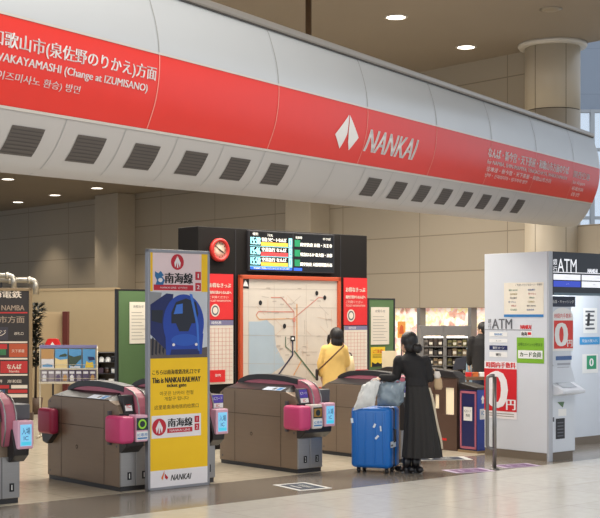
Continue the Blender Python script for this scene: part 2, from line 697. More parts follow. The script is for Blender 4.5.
def bpoly(px):
    bm = bmesh.new()
    vs = []
    for x, y in px:
        t, z = beam_tz(x, y)
        vs.append(bm.verts.new((t, z, 0)))
    bm.faces.new(vs)
    for k in range(1, 14):
        bmesh.ops.bisect_plane(bm, geom=bm.verts[:] + bm.edges[:] + bm.faces[:], plane_co=(0, RZ0 + 0.51 * k / 14, 0), plane_no=(0, 1, 0))
    for q in bm.verts:
        q.co = (q.co.x, -(prof_u(q.co.y) + 0.005), q.co.y)
    bmesh.ops.recalc_face_normals(bm, faces=bm.faces[:])
    o_red.bm(bm, ink)


def cr2(pts):
    return [(320 + x / 5.4545, 100 + y / 5.4545) for x, y in pts]


bpoly(cr2([(157, 80), (80, 186), (103, 266), (128, 225), (146, 186)]))
bpoly(cr2([(161, 82), (208, 206), (153, 275), (150, 230), (154, 170)]))
t0 = beam_tz(362.5, 152)
t1 = beam_tz(418.5, 140)
tb = beam_tz(413.5, 160.5)
btext('NANKAI', t0[0], tb[1], t1[0], t1[1], shear=0.32, bold=0.02)
o_red.build('red_sign_band', beam)
o_lo = MB()
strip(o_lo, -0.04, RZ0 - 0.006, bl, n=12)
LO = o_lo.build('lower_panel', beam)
ts = MB()
strip(ts, RZ0 - 0.006, RZ0 + 0.012, mat('beam_trim', (222, 214, 204), 0.3, 0.3), 0.006, n=2)
strip(ts, RZ1 - 0.004, RZ1 + 0.012, mat('beam_trim', (222, 214, 204), 0.3, 0.3), 0.004, n=2)
ts.build('band_edge_trim', beam)
tt = MB()
tt.prism([(-0.42, 1.335), (-0.44, 1.35), (-0.44, 1.395), (-0.40, 1.405), (0.3, 1.405), (0.3, 1.335)], T0, T1, mat('top_rail', (168, 160, 150), 0.35, 0.5), 'x', 0.006)
tt.prism([(-0.425, 1.328), (-0.425, 1.338), (0.0, 1.338), (0.0, 1.328)], T0, T1, mat('rail_gap', (70, 64, 58), 0.6), 'x')
tt.build('top_rail', beam)
# joints between the panels
jt = MB()
k = 1.115 - 1.765 * 3
while k < T1:
    if k > T0:
        strip(jt, RZ0 + 0.012, RZ1 - 0.004, mat('joint_pale', (236, 150, 136), 0.5), 0.003, k, k + 0.012, 12)
        strip(jt, RZ1 + 0.012, 1.325, bj, 0.003, k, k + 0.012, 12)
    k += 1.765
tv0 = beam_tz(87, 149)[0]
VS = (beam_tz(371, 187)[0] - tv0) / 7
ventm = mat('vent_mesh', (92, 84, 78), 0.6)
for i in range(-3, 18):
    t = tv0 + VS * i
    if T0 < t + VS / 2 < T1:
        strip(jt, -0.04, RZ0 - 0.008, bj, 0.003, t + VS / 2, t + VS / 2 + 0.008, 10)
jt.build('panel_joints', beam)
slat = mat('vent_slat', (70, 64, 60), 0.6)
for i in list(range(-3, 5)) + list(range(7, 15)):
    t = tv0 + VS * i
    b = MB()
    strip(b, 0.055, 0.225, ventm, 0.004, t - 0.16, t + 0.16, 6)
    for q in range(7):
        z = 0.064 + q * 0.0225
        strip(b, z, z + 0.006, slat, 0.008, t - 0.15, t + 0.15, 1)
    b.build('vent', beam)

# ------------------------------------------------------------------ ceiling lights
lamp_on = mat('lamp_glow', (255, 246, 230), 0.4, emit=5.0)
lamp_ring = mat('lamp_ring', (190, 184, 174), 0.4)
k = 0
for (px, py, z, lab, r, sp) in (
        (396, 17, CEIL, 'round recessed downlight in the high ceiling left of the other one', 0.17, 0),
        (466, 47, CEIL, 'round recessed downlight in the high ceiling nearer the column', 0.17, 0),
        (8, 179, LOWC, 'downlight at the left edge of the low ceiling, nearest the beam', 0.15, 0),
        (97, 188, LOWC, 'rightmost downlight in the low ceiling beside the pillar', 0.15, 1),
        (55, 195, LOWC, 'middle downlight of the far row in the low ceiling', 0.15, 1),
        (18, 202, LOWC, 'farthest downlight in the low ceiling, lowest in the far row', 0.15, 1)):
    Y = (z - EYE) * F_PX / (HY - py)
    q = at(px, py, Y)
    o = thing('downlight', lab, 'ceiling light', (q.x, q.y, z), 0, 'recessed ceiling lights')
    MB().lathe([(r, -0.012), (r + 0.035, -0.015), (r + 0.045, -0.001), (r, -0.001)], (0, 0, 0), lamp_ring, 28, cap=False).build('rim', o)
    MB().lathe([(0.001, -0.009), (r, -0.009), (r, -0.002), (0.001, -0.002)], (0, 0, 0), lamp_on, 28).build('lens', o)
    l = bpy.data.lights.new('downlight_beam', 'SPOT')
    l.energy, l.spot_size, l.spot_blend, l.color, l.shadow_soft_size = 300 if sp else 70, math.radians(95), 0.6, (1, 0.86, 0.66), 0.1
    lo = bpy.data.objects.new('downlight_beam', l)
    COL.objects.link(lo)
    lo.location = (q.x, q.y, z - 0.03)
# small air diffuser near the column and a hanging pipe
q = at(551, 9, (CEIL - EYE) * F_PX / (HY - 9))
o = thing('air_diffuser', 'small pale round diffuser in the high ceiling above the column', 'ceiling vent', (q.x, q.y, CEIL))
MB().lathe([(0.02, -0.03), (0.12, -0.03), (0.2, -0.001), (0.02, -0.001)], (0, 0, 0), mat('diffuser', (150, 138, 120), 0.5), 28).build('cone', o)
q = at(308.5, 0, 21)
o = thing('hanging_pipe', 'thin brown pipe hanging from the high ceiling behind the beam', 'pipe', (q.x, q.y, 4.9))
MB().lathe([(0.05, 0), (0.05, CEIL - 4.9)], (0, 0, 0), mat('pipe_brown', (92, 70, 48), 0.5), 16).build('pipe', o)
MB().lathe([(0.05, CEIL - 4.95), (0.11, CEIL - 4.93), (0.11, CEIL - 4.9)], (0, 0, 0), mat('pipe_brown', (92, 70, 48), 0.5), 16).build('flange', o)

# ================================================================== ticket gates
g_brown = mat('gate_side_steel', (134, 116, 98), 0.36, 0.35, var=0.06, scale=3, stretch=(1, 1, 14))
g_steel = mat('gate_front_steel', (150, 148, 146), 0.3, 0.6, var=0.08, scale=4, stretch=(1, 1, 20))
g_dark = mat('gate_black', (36, 34, 36), 0.35)
g_grey = mat('gate_grey', (84, 84, 88), 0.45)
g_pink = mat('gate_pink', (184, 104, 122), 0.4)
g_pinkl = mat('gate_pale_pink', (226, 176, 196), 0.4)
g_flap = mat('flap_magenta', (208, 70, 122), 0.42)
g_flapd = mat('flap_crimson', (160, 42, 76), 0.42)
g_seam = mat('gate_seam', (70, 58, 48), 0.6)
g_scr = mat('reader_screen', (120, 190, 226), 0.3, emit=0.55)
g_scrd = mat('reader_screen_dark', (24, 40, 40), 0.25)
g_ring = mat('reader_ring', (120, 170, 40), 0.3, emit=0.5)
g_violet = mat('ic_label_violet', (88, 72, 178), 0.4)
GW, GL = 0.38, 1.46      # width of a gate and its length


def gate(pos, label, left=True, right=True, far_flap=True, plates='1', label_kind='violet', screen='ring', group='automatic ticket gates'):
    """pos: its front left foot; local x runs along the row, -y faces the concourse"""
    c = pos + R * (GW / 2) - E * (GL / 2)
    o = thing('ticket_gate', label, 'ticket gate', (c.x, c.y, 0), ANG, group)
    x0, x1, y0, y1 = -GW / 2, GW / 2, -GL / 2, GL / 2
    MB().box((x0 + 0.012, y0 + 0.012, 0), (x1 - 0.012, y1 - 0.012, 0.05), g_dark).build('plinth', o)
    b = MB()
    top = 0.925
    b.prism([(y0 + 0.012, 0.045), (y0 + 0.012, 0.80), (y0 + 0.06, 0.88), (y0 + 0.22, top), (y1 - 0.1, top), (y1, top - 0.06), (y1, 0.045)], x0, x1, g_brown, 'x', 0.008)
    L = Frame((x0, y1, 0), (0, -1, 0), UP)
    for u in (0.30, GL - 0.30):
        b.rect(L, u - 0.003, 0.05, u + 0.003, 0.90, g_seam)
    b.rect(L, 0.02, 0.628, GL - 0.30, 0.634, g_seam)
    b.disc(L, 0.62, 0.40, 0.022, 0.022, g_seam)
    b.disc(L, 0.62, 0.40, 0.013, 0.013, g_brown, 0.004)
    for u, z in ((0.06, 0.86), (0.06, 0.10), (GL - 0.06, 0.46)):
        b.disc(L, u, z, 0.012, 0.012, g_grey)
    b.build('body', o)
    # dark sloping ticket deck along the top, with the slot and its sticker
    b = MB()
    ya, yb = y0 + 0.16, y1 - 0.08
    b.add([(x0 + 0.006, ya, top - 0.03), (x0 + 0.006, yb, top - 0.03), (0.02, yb, top - 0.03), (0.02, ya, top - 0.03),
           (x0 + 0.006, ya + 0.06, top + 0.006), (x0 + 0.006, yb - 0.04, top + 0.006), (0.02, yb - 0.10, top + 0.075), (0.02, ya + 0.14, top + 0.075)],
          [(0, 1, 2, 3), (4, 7, 6, 5), (0, 4, 5, 1), (1, 5, 6, 2), (2, 6, 7, 3), (3, 7, 4, 0)], g_dark)
    D = Frame((x0 + 0.006, ya + 0.15, top + 0.006), Vector((0.02 - x0 - 0.006, 0, 0.069)).normalized(), (0, 1, 0))
    b.rect(D, 0, 0, 0.10, 0.34, mat('deck_sticker', (196, 206, 222), 0.4))
    b.rect(D, 0.01, 0.02, 0.09, 0.10, blue_p, 0.003)
    b.rect(D, 0.02, 0.13, 0.08, 0.18, g_dark, 0.003)
    b.build('ticket_deck', o)
    # arched fin: pink body, black band over it, pink nose rolled down over the front
    fx0, fx1 = 0.0, 0.125
    arch = []
    n = 22
    ks = ((0, 1.035), (0.1, 1.062), (0.25, 1.084), (0.45, 1.098), (0.65, 1.096), (0.8, 1.078), (0.92, 1.03), (1.0, 0.965))
    for i in range(n + 1):
        s = i / n
        y = y0 + 0.10 + (GL - 0.16) * s
        for (sa, za), (sb, zb) in zip(ks[:-1], ks[1:]):
            if s <= sb + 1e-6:
                z = za + (zb - za) * (s - sa) / (sb - sa)
                break
        arch.append((y, z))
    prof = [(y0 - 0.015, 0.55), (y0 - 0.055, 0.72), (y0 - 0.05, 0.86), (y0 - 0.01, 0.95), (y0 + 0.05, 1.005)] + arch[1:] + [(y1 + 0.0, 0.93), (y1, 0.86), (y1 - 0.08, 0.88), (y0 + 0.2, 0.88), (y0 + 0.05, 0.82), (y0 + 0.03, 0.55)]
    MB().prism(prof, fx0, fx1, g_pink, 'x', 0.012).build('arch_fin', o)
    b = MB()
    band = [p for p in arch if y0 + 0.20 < p[0] < y1 - 0.10]
    pts = [(y, z + 0.006) for y, z in band] + [(y, z - 0.058) for y, z in band[::-1]]
    b.prism(pts, fx0 - 0.006, fx1 + 0.006, g_dark, 'x', 0.004)
    b.build('arch_band', o)
    b = MB()
    edge = [(y0 - 0.02, 0.56), (y0 - 0.062, 0.72), (y0 - 0.056, 0.865), (y0 - 0.014, 0.957), (y0 + 0.05, 1.013), (y0 + 0.16, 1.043)]
    for xx in (fx0 + 0.004, fx1 - 0.004):
        b.tube([(xx, y, z) for y, z in edge], 0.008, g_steel, 8)
    b.build('nose_trim', o)
    # flaps folded against the passage side
    if left:
        f = MB()
        f.box((x0 - 0.09, y0 - 0.16, 0.50), (x0 + 0.085, y0 + 0.17, 0.78), g_flap, 0.045, 4, smooth=True)
        f.build('flap', o)
        f = MB()
        f.box((x0 - 0.03, y0 + 0.155, 0.47), (x0 - 0.0, y0 + 0.19, 0.82), g_grey)
        f.build('flap_hinge', o)
    if far_flap:
        f = MB()
        f.box((x0 - 0.12, y1 - 0.27, 0.51), (x0 - 0.005, y1 + 0.03, 0.79), g_flapd, 0.04, 4, smooth=True)
        f.build('flap', o)
        f = MB()
        f.prism([(y1 - 0.24, 0.51), (y1 + 0.01, 0.51), (y1 - 0.02, 0.42), (y1 - 0.1, 0.40)], x0 - 0.07, x0, g_dark, 'x')
        f.build('flap_bracket', o)
    # front end
    b = MB()
    b.prism([(y0 - 0.13, 0.53), (y0 - 0.12, 0.47), (y0 - 0.03, 0.40), (y0 + 0.02, 0.40), (y0 + 0.02, 0.8), (y0 - 0.02, 0.8)], x0 if left or not right else 0.065, x1 + 0.03 if right else 0.02, g_dark, 'x', 0.006)
    b.build('head_bracket', o)
    b = MB()
    b.box((x0 + 0.004, y0 - 0.006, 0.05), (-0.006, y0 + 0.02, 0.45), g_steel, 0.006)
    b.box((-0.002, y0 - 0.006, 0.05), (x1 - 0.004, y0 + 0.02, 0.45), g_steel, 0.006)
    P = Frame((x0, y0 - 0.006, 0), (1, 0, 0), UP)
    for u in (0.085, 0.265):
        b.rect(P, u, 0.115, u + 0.05, 0.195, black)
        b.text(P, plates, u + 0.018, 0.13, u + 0.032, 0.18, white)
    b.build('front_panel', o)
    lp = MB()
    q = MB()
    lf = Frame((x0 + 0.035, y0 - 0.012, 0.795), (1, 0, 0), Vector((0, 0.28, 1)).normalized())
    if label_kind == 'violet':
        lp.prism([(y0 - 0.012, 0.79), (y0 + 0.035, 0.965), (y0 + 0.09, 0.965), (y0 + 0.05, 0.79)], x0 + 0.03, -0.01, g_grey, 'x', 0.006)
        lp.rect(lf, 0.008, 0.07, 0.128, 0.165, g_violet)
        lp.text(lf, 'ICカード', 0.018, 0.105, 0.118, 0.14, white, 0.005)
        lp.rect(lf, 0.008, 0.012, 0.128, 0.064, white)
        lp.text(lf, 'IC', 0.045, 0.022, 0.085, 0.052, red, 0.005)
    else:
        lp.prism([(y0 - 0.012, 0.79), (y0 + 0.035, 0.985), (y0 + 0.12, 0.985), (y0 + 0.05, 0.79)], x0 + 0.05, -0.01, g_dark, 'x', 0.006)
        lp.rect(lf, 0.02, 0.155, 0.115, 0.175, yellow)
        lp.rect(lf, 0.03, 0.03, 0.115, 0.12, white)
        lp.text(lf, 'IC', 0.05, 0.06, 0.095, 0.10, red, 0.005)
    lp.build('ic_label', o)
    if left:
        b = MB()
        b.box((x0 + 0.09, y0 - 0.165, 0.515), (x0 + 0.232, y0 - 0.0, 0.79), g_pinkl if screen == 'ring' else mat('reader_cream', (222, 214, 206), 0.4), 0.012, 3)
        rd_ = b.build('card_reader', o)
        b = MB()
        S = Frame((x0 + 0.061, y0 - 0.165, 0.515), (1, 0, 0), UP)
        b.rect(S, 0.03, 0.12, 0.17, 0.245, g_scrd)
        if screen == 'ring':
            b.disc(S, 0.10, 0.182, 0.05, 0.05, g_ring, 0.004)
            b.disc(S, 0.10, 0.182, 0.032, 0.032, g_scrd, 0.006)
        else:
            b.rect(S, 0.04, 0.135, 0.16, 0.23, mat('amber_screen', (130, 96, 30), 0.3, emit=0.3), 0.004)
            b.disc(S, 0.10, 0.182, 0.035, 0.035, g_scrd, 0.006)
        b.rect(S, 0.03, 0.02, 0.17, 0.105, white)
        b.text(S, 'IC専用', 0.04, 0.055, 0.16, 0.09, blue_p, 0.005)
        b.rect(S, 0.04, 0.03, 0.16, 0.045, blue_p, 0.004)
        b.build('screen', rd_)
    if not right:
        return o
    # reader of the right hand passage
    b = MB()
    b.box((x0 + 0.275, y0 - 0.16, 0.53), (x0 + 0.44, y0 - 0.0, 0.80), g_pinkl, 0.014, 3)
    b.box((x0 + 0.437, y0 - 0.13, 0.56), (x0 + 0.458, y0 - 0.02, 0.775), g_pink, 0.008)
    rd_ = b.build('card_reader', o)
    b = MB()
    S = Frame((x0 + 0.262, y0 - 0.16, 0.53), (1, 0, 0), UP)
    b.rect(S, 0.035, 0.03, 0.155, 0.235, g_scr)
    b.text(S, '入場', 0.05, 0.14, 0.14, 0.205, navy, 0.004)
    b.text(S, 'IC', 0.07, 0.085, 0.12, 0.125, navy, 0.004)
    b.rect(S, 0.045, 0.04, 0.145, 0.07, mat('screen_strip', (70, 190, 214), 0.3, emit=0.5), 0.004)
    b.build('screen', rd_)
    b = MB()
    b.box((0.118, y0 - 0.03, 0.80), (0.285, y0 + 0.2, 0.95), g_grey, 0.012)
    if not left and plates == '2':
        HFr = Frame((0.118, y0 - 0.03, 0.80), (1, 0, 0), UP)
        b.rect(HFr, 0.01, 0.06, 0.155, 0.145, g_violet)
        b.text(HFr, 'ICカード', 0.025, 0.09, 0.14, 0.125, white, 0.005)
        b.rect(HFr, 0.01, 0.005, 0.155, 0.055, white)
        b.text(HFr, 'IC', 0.06, 0.015, 0.105, 0.045, red, 0.005)
    b.build('reader_housing', o)
    f = MB()
    f.box((x1 + 0.005, y0 + 0.04, 0.52), (x1 + 0.08, y0 + 0.36, 0.785), g_flapd, 0.03, 3, smooth=True)
    f.build('flap', o)
    return o


gate(G1 + R * -1.52, 'ticket gate cut off by the left edge, only its blue reader end showing', left=False)
gate(G1, 'brown ticket gate left of the yellow board, pink flaps at both ends', right=False, label_kind='black')
gate(G1 + R * 0.84, 'ticket gate mostly hidden behind the tall yellow board', left=False, far_flap=False, plates='2')
gate(Vector((-.027, 14.61, 0)), 'middle ticket gate with magenta flap and two readers, behind the square floor sticker', far_flap=False, screen='amber', plates='2')
gate(Vector((1.233, 15.66, 0)), 'ticket gate right behind the blue suitcase', left=False, right=False, far_flap=False, screen='amber', plates='3')

g_dkbrown = mat('gate_dark_brown', (100, 78, 68), 0.38, 0.3, var=0.06)

# wide manned gate at the right end of the row, with glazed openings in its side
pos = ground(477, 453.5) - E * 0.36 + R * 0.055
o = thing('wide_gate', 'brown side panel gate with bright slots, between the woman in black and the blue machine', 'ticket gate', (pos.x, pos.y, 0), ANG)
b = MB()
y1 = 1.7
b.box((-0.05, 0, 0), (0.0, y1, 0.48), g_dkbrown, 0.004)
b.box((-0.05, 0, 0.84), (0.0, y1, 0.98), g_dkbrown, 0.004)
for a0, a1 in ((0, 0.05), (0.21, 0.32), (0.40, 0.43), (0.53, y1)):
    b.box((-0.048, a0, 0.47), (-0.002, a1, 0.85), g_dkbrown)
for z0_, z1_ in ((0.47, 0.55), (0.74, 0.85)):
    b.box((-0.048, 0.3, z0_), (-0.002, 0.55, z1_), g_dkbrown)
b.box((-0.052, 0.18, 0.13), (-0.048, 0.3, 0.16), red)
b.build('side_panel', o)
MB().box((-0.03, 0.02, 0.46), (-0.02, y1 - 0.02, 0.86), mat('slot_glow', (238, 222, 190), 0.3, emit=0.35)).build('pane', o)  # pane glows to stand for light showing through the slots
MB().prism([(-0.06, 0.97), (0.05, 1.06), (0.5, 1.10), (1.3, 1.09), (y1, 1.0), (y1, 0.97)], -0.07, 0.09, g_dark, 'x', 0.012).build('top_rail', o)
MB().box((0.0, 0.02, 0), (0.15, y1 - 0.02, 0.97), g_grey).build('core', o)

# blue machine at the end of the row
pos = ground(477, 453.5)
bx, by, bh = 0.215, 0.30, 0.83
c = pos + R * (bx / 2) - E * (by / 2)
o = thing('fare_adjustment_machine', 'narrow blue machine with a pink framed side, left of the white booth', 'machine', (c.x, c.y, 0), ANG)
m_navy = mat('machine_navy', (34, 40, 92), 0.4)
m_blue = mat('machine_blue', (44, 70, 160), 0.4)
b = MB()
b.box((-bx / 2, -by / 2, 0.03), (bx / 2, by / 2, bh), m_navy, 0.006)
Lf = Frame((-bx / 2, by / 2, 0), (0, -1, 0), UP)
b.rect(Lf, 0.04, 0.08, by - 0.04, bh - 0.05, m_navy, 0.003)
b.build('body', o)
b = MB()
for u0, v0, u1, v1 in ((0.01, 0.05, 0.035, bh - 0.02), (by - 0.035, 0.05, by - 0.01, bh - 0.02), (0.01, 0.05, by - 0.01, 0.08), (0.01, bh - 0.05, by - 0.01, bh - 0.02)):
    p0, p1 = Lf.p(u0, v0, 0.001), Lf.p(u1, v1, 0.008)
    b.box([min(p0[i], p1[i]) for i in range(3)], [max(p0[i], p1[i]) for i in range(3)], g_pink)
b.build('pink_frame', o)
b = MB()
b.rect(Lf, 0.07, 0.42, 0.22, 0.60, white, 0.005)
b.text(Lf, 'ICカード', 0.085, 0.53, 0.205, 0.565, black, 0.007)
b.text(Lf, '専用', 0.11, 0.47, 0.18, 0.51, black, 0.007)
b.build('notice', o)
b = MB()
Ff = Frame((-bx / 2, -by / 2, 0), (1, 0, 0), UP)
b.rect(Ff, 0.0, 0.03, bx, bh, m_blue, 0.003)
b.poly(Ff, [(0.07, 0.70), (0.11, 0.76), (0.15, 0.70), (0.13, 0.70), (0.13, 0.65), (0.09, 0.65), (0.09, 0.70)], white, 0.005)
b.rect(Ff, 0.05, 0.44, 0.17, 0.58, white, 0.005)
b.text(Ff, 'IC', 0.08, 0.50, 0.14, 0.55, blue_p, 0.007)
b.build('front_panel', o)
MB().prism([(-by / 2 - 0.02, bh), (by / 2 + 0.02, bh), (by / 2 + 0.02, bh + 0.09), (by / 2, bh + 0.09), (-by / 2 - 0.02, bh + 0.03)], -bx / 2 - 0.01, bx / 2 + 0.01, g_dark, 'x', 0.008).build('lid', o)
MB().box((-bx / 2 - 0.02, -by / 2 - 0.02, 0), (bx / 2 + 0.02, by / 2 + 0.02, 0.03), mat('machine_base', (150, 126, 96), 0.5)).build('base', o)

# ================================================================== yellow gate sign
SO = ground(146.3, 491.2) + E * 0.035
SW = 0.79
SHT = 2.49
o = thing('gate_sign', 'tall yellow board with a blue train picture standing before the gates', 'sign board', (SO.x, SO.y, 0), ANG)
al = mat('sign_aluminium', (150, 150, 154), 0.35, 0.6)
b = MB()
for lo, hi in (((0, 0, 0), (0.028, 0.06, SHT)), ((SW - 0.028, 0, 0), (SW, 0.06, SHT)), ((0, 0, SHT - 0.035), (SW, 0.06, SHT)), ((0, 0, 0), (SW, 0.06, 0.03))):
    b.box(lo, hi, al, 0.004)
b.build('frame', o)
sh = Sheet(SO, R)
FRS = Frame((0, 0.008, 0), (1, 0, 0), UP)


def B(x0, y0, x1, y1):
    return sh.box(x0, y0, x1, y1)


paper = mat('sign_paper', (240, 236, 238), 0.45)
pinkp = mat('sign_pink', (238, 216, 220), 0.45)
crim = mat('sign_crimson', (196, 30, 50), 0.45)
b = MB()
b.box((0.025, 0.008, 0.028), (SW - 0.025, 0.055, SHT - 0.03), paper)
u0, _, u1, _ = B(148.6, 300, 205.6, 310)
u0, u1 = 0.028, SW - 0.028
vt = SHT - 0.035


def vz(y, x=177):
    return sh.uv(x, y)[1]


def uu(x, y=380):
    return sh.uv(x, y)[0]


b.rect(FRS, u0, vz(291.5), u1, vt, pinkp, 0.001)
b.rect(FRS, u0, vz(291.5), uu(153), vt, yellow, 0.002)
b.rect(FRS, uu(201.8), vz(291.5), u1, vt, yellow, 0.002)
b.rect(FRS, u0, vz(469), u1, vz(358), yellow, 0.002)
b.rect(FRS, u0, 0.03, u1, vz(469), paper, 0.002)


def company_mark(b, fr, u, v, r, m_red, m_white, off=0.003):
    b.disc(fr, u, v, r, r, m_red, off)
    b.poly(fr, [(u, v + 0.78 * r), (u - 0.5 * r, v - 0.1 * r), (u - 0.38 * r, v - 0.72 * r), (u - 0.1 * r, v - 0.1 * r)], m_white, off + 0.002)
    b.poly(fr, [(u, v + 0.78 * r), (u + 0.5 * r, v - 0.1 * r), (u + 0.38 * r, v - 0.72 * r), (u + 0.1 * r, v - 0.1 * r)], m_white, off + 0.002)
    b.poly(fr, [(u - 0.07 * r, v + 0.5 * r), (u + 0.07 * r, v + 0.5 * r), (u + 0.1 * r, v - 0.75 * r), (u - 0.1 * r, v - 0.75 * r)], m_white, off + 0.003)


company_mark(b, FRS, uu(177.7, 262), vz(262), 0.082, crim, paper)
# blue route badge
ub, vb = uu(160.2, 278), vz(278.5)
b.poly(FRS, [(ub - 0.06, vb + 0.07), (ub - 0.02, vb + 0.05), (ub + 0.01, vb + 0.075), (ub + 0.05, vb + 0.03), (ub + 0.025, vb + 0.02), (ub + 0.062, vb - 0.02), (ub + 0.04, vb - 0.07), (ub - 0.055, vb - 0.07), (ub - 0.035, vb - 0.02), (ub - 0.062, vb + 0.02)], mat('badge_blue', (40, 112, 168), 0.45))
b.disc(FRS, ub + 0.005, vb - 0.02, 0.028, 0.022, paper, 0.005)
u, v, u2, v2 = B(165.3, 273, 192.8, 283.6)
b.text(FRS, '南海線', u, v, u2, v2, black, 0.004, bold=0.02)
for t, (x, y, x2, y2) in (('1', (195.6, 271.8, 201.2, 280)), ('2', (195.6, 283, 201.2, 291)), ):
    u, v, u2, v2 = B(x, y, x2, y2)
    b.rect(FRS, u, v, u2, v2, crim, 0.003)
    b.text(FRS, t, u + 0.02, v + 0.02, u2 - 0.02, v2 - 0.02, paper, 0.005, bold=0.02)
u, v, u2, v2 = B(154, 284.8, 193.5, 290.4)
b.rect(FRS, u, v, u2, v2, crim, 0.003)
b.text(FRS, 'NANKAI LINE  난카이선', u + 0.05, v + 0.017, u2 - 0.05, v2 - 0.017, paper, 0.005)
# printed picture of the blue express train
pu0, pu1, pv0, pv1 = u0, u1 - 0.005, vz(358), vz(291.5)
pw, ph = pu1 - pu0, pv1 - pv0


def PP(x, y):
    return pu0 + pw * x, pv0 + ph * y


def ppoly(pts, m, off):
    b.poly(FRS, [PP(x, y) for x, y in pts], m, off)


t_sky = mat('picture_sky', (206, 212, 220), 0.5)
t_blue = mat('train_blue', (26, 66, 168), 0.35)
t_blue2 = mat('train_blue_dark', (20, 34, 96), 0.4)
t_blue3 = mat('train_blue_light', (62, 118, 214), 0.35)
t_black = mat('train_window', (20, 24, 40), 0.3)
t_gnd = mat('picture_track', (96, 88, 86), 0.6)
ppoly([(0, 0), (1, 0), (1, 1), (0, 1)], t_sky, 0.002)
ppoly([(0, 0), (1, 0), (1, 0.16), (0.8, 0.13), (0, 0.3)], t_gnd, 0.0026)
ppoly([(0, 0.55), (0.12, 0.7), (0.2, 0.98), (0, 0.99)], mat('picture_building', (150, 152, 156), 0.5), 0.0026)
ppoly([(0, 0.36), (0.3, 0.1), (0.4, 0.96), (0.28, 0.97), (0, 0.8)], t_blue2, 0.003)
ppoly([(0.02, 0.56), (0.2, 0.52), (0.22, 0.72), (0.02, 0.72)], t_black, 0.0036)
el = [(0.58 + 0.36 * math.cos(a), 0.52 + 0.44 * math.sin(a)) for a in [2 * PI * k / 40 for k in range(40)]]
ppoly([(x, max(y, 0.1)) for x, y in el], t_blue, 0.004)
ppoly([(0.27, 0.05), (0.9, 0.05), (0.93, 0.36), (0.8, 0.5), (0.36, 0.5), (0.26, 0.34)], t_blue, 0.0044)
ppoly([(0.36, 0.52), (0.78, 0.52), (0.84, 0.66), (0.80, 0.84), (0.62, 0.90), (0.44, 0.84), (0.36, 0.68)], t_black, 0.005)
ppoly([(0.44, 0.52), (0.72, 0.52), (0.66, 0.40), (0.5, 0.40)], t_black, 0.005)
ppoly([(0.40, 0.66), (0.56, 0.67), (0.56, 0.82), (0.45, 0.8)], t_blue3, 0.0056)
ppoly([(0.60 + 0.24 * math.cos(a), 0.27 + 0.09 * math.sin(a)) for a in [2 * PI * k / 30 for k in range(30)]], mat('train_blue_mid', (38, 88, 188), 0.35), 0.0054)
for hx in (0.40, 0.80):
    ppoly([(hx + 0.025 * math.cos(a), 0.2 + 0.022 * math.sin(a)) for a in [2 * PI * k / 16 for k in range(16)]], paper, 0.0058)
ppoly([(0.68, 0.97), (0.73, 0.96), (0.84, 0.5), (0.86, 0.1), (0.83, 0.1), (0.80, 0.5)], t_blue3, 0.006)
ppoly([(0.34, 0.05), (0.86, 0.05), (0.84, 0.13), (0.36, 0.13)], t_blue2, 0.006)
for k in range(4):
    ppoly([(0.02 + 0.06 * k, 0.05 + 0.02 * k), (0.05 + 0.06 * k, 0.05), (0.06 + 0.06 * k, 0.3 - 0.05 * k), (0.03 + 0.06 * k, 0.32 - 0.05 * k)], t_black, 0.0056)
# guidance text
brown = mat('brown_print', (110, 84, 20), 0.5)
dk = mat('dark_brown_print', (52, 40, 14), 0.5)
for txt, bx4, m, bo in (('こちらは南海電鉄改札口です', (152.6, 369.3, 200.6, 374.2), dk, 0.01), ('This is NANKAI RAILWAY', (152.6, 377, 200.6, 382.4), black, 0.022),
                        ('ticket gate', (167, 383.2, 186.5, 388), black, 0.022), ('이곳은 난카이 전철', (160, 390.8, 193.6, 395), brown, 0.0),
                        ('개찰구 입니다', (164.5, 396.3, 189, 400.3), brown, 0.0), ('这里是南海电铁的检票口', (154.5, 404.3, 198.8, 408.6), brown, 0.0)):
    u, v, u2, v2 = B(*bx4)
    b.text(FRS, txt, u, v, u2, v2, m, 0.004, bold=bo)
u, v, u2, v2 = B(151.8, 414.6, 201.2, 437)
b.rect(FRS, u, v, u2, v2, paper, 0.003)
company_mark(b, FRS, uu(159.4, 426), vz(426), 0.088, crim, paper, 0.005)
u, v, u2, v2 = B(168.2, 417.8, 192.5, 426.4)
b.text(FRS, '南海線', u, v, u2, v2, black, 0.005, bold=0.02)
u, v, u2, v2 = B(167.4, 427.6, 192.5, 432.2)
b.rect(FRS, u, v, u2, v2, crim, 0.005)
b.text(FRS, 'NANKAI LINE', u + 0.03, v + 0.012, u2 - 0.03, v2 - 0.012, paper, 0.007)
for t, q in (('1', (194.8, 415.8, 199.4, 422.2)), ('2', (194.8, 423.4, 199.4, 430))):
    u, v, u2, v2 = B(*q)
    b.rect(FRS, u, v, u2, v2, crim, 0.005)
    b.text(FRS, t, u + 0.016, v + 0.016, u2 - 0.016, v2 - 0.016, paper, 0.007)
u, v, u2, v2 = B(171, 473.8, 191.6, 479.6)
b.text(FRS, 'NANKAI', u, v, u2, v2, black, 0.004, shear=0.3, bold=0.01)
u, v, u2, v2 = B(161.4, 473.4, 168.4, 480)
b.poly(FRS, [(u, v + 0.3 * (v2 - v)), (u + 0.45 * (u2 - u), v2), (u + 0.5 * (u2 - u), v + 0.1), (u + 0.25 * (u2 - u), v)], mat('mark_orange', (236, 120, 34), 0.45))
b.poly(FRS, [(u + 0.5 * (u2 - u), v2), (u2, v + 0.35 * (v2 - v)), (u + 0.85 * (u2 - u), v), (u + 0.55 * (u2 - u), v + 0.02)], crim)
b.build('poster', o)

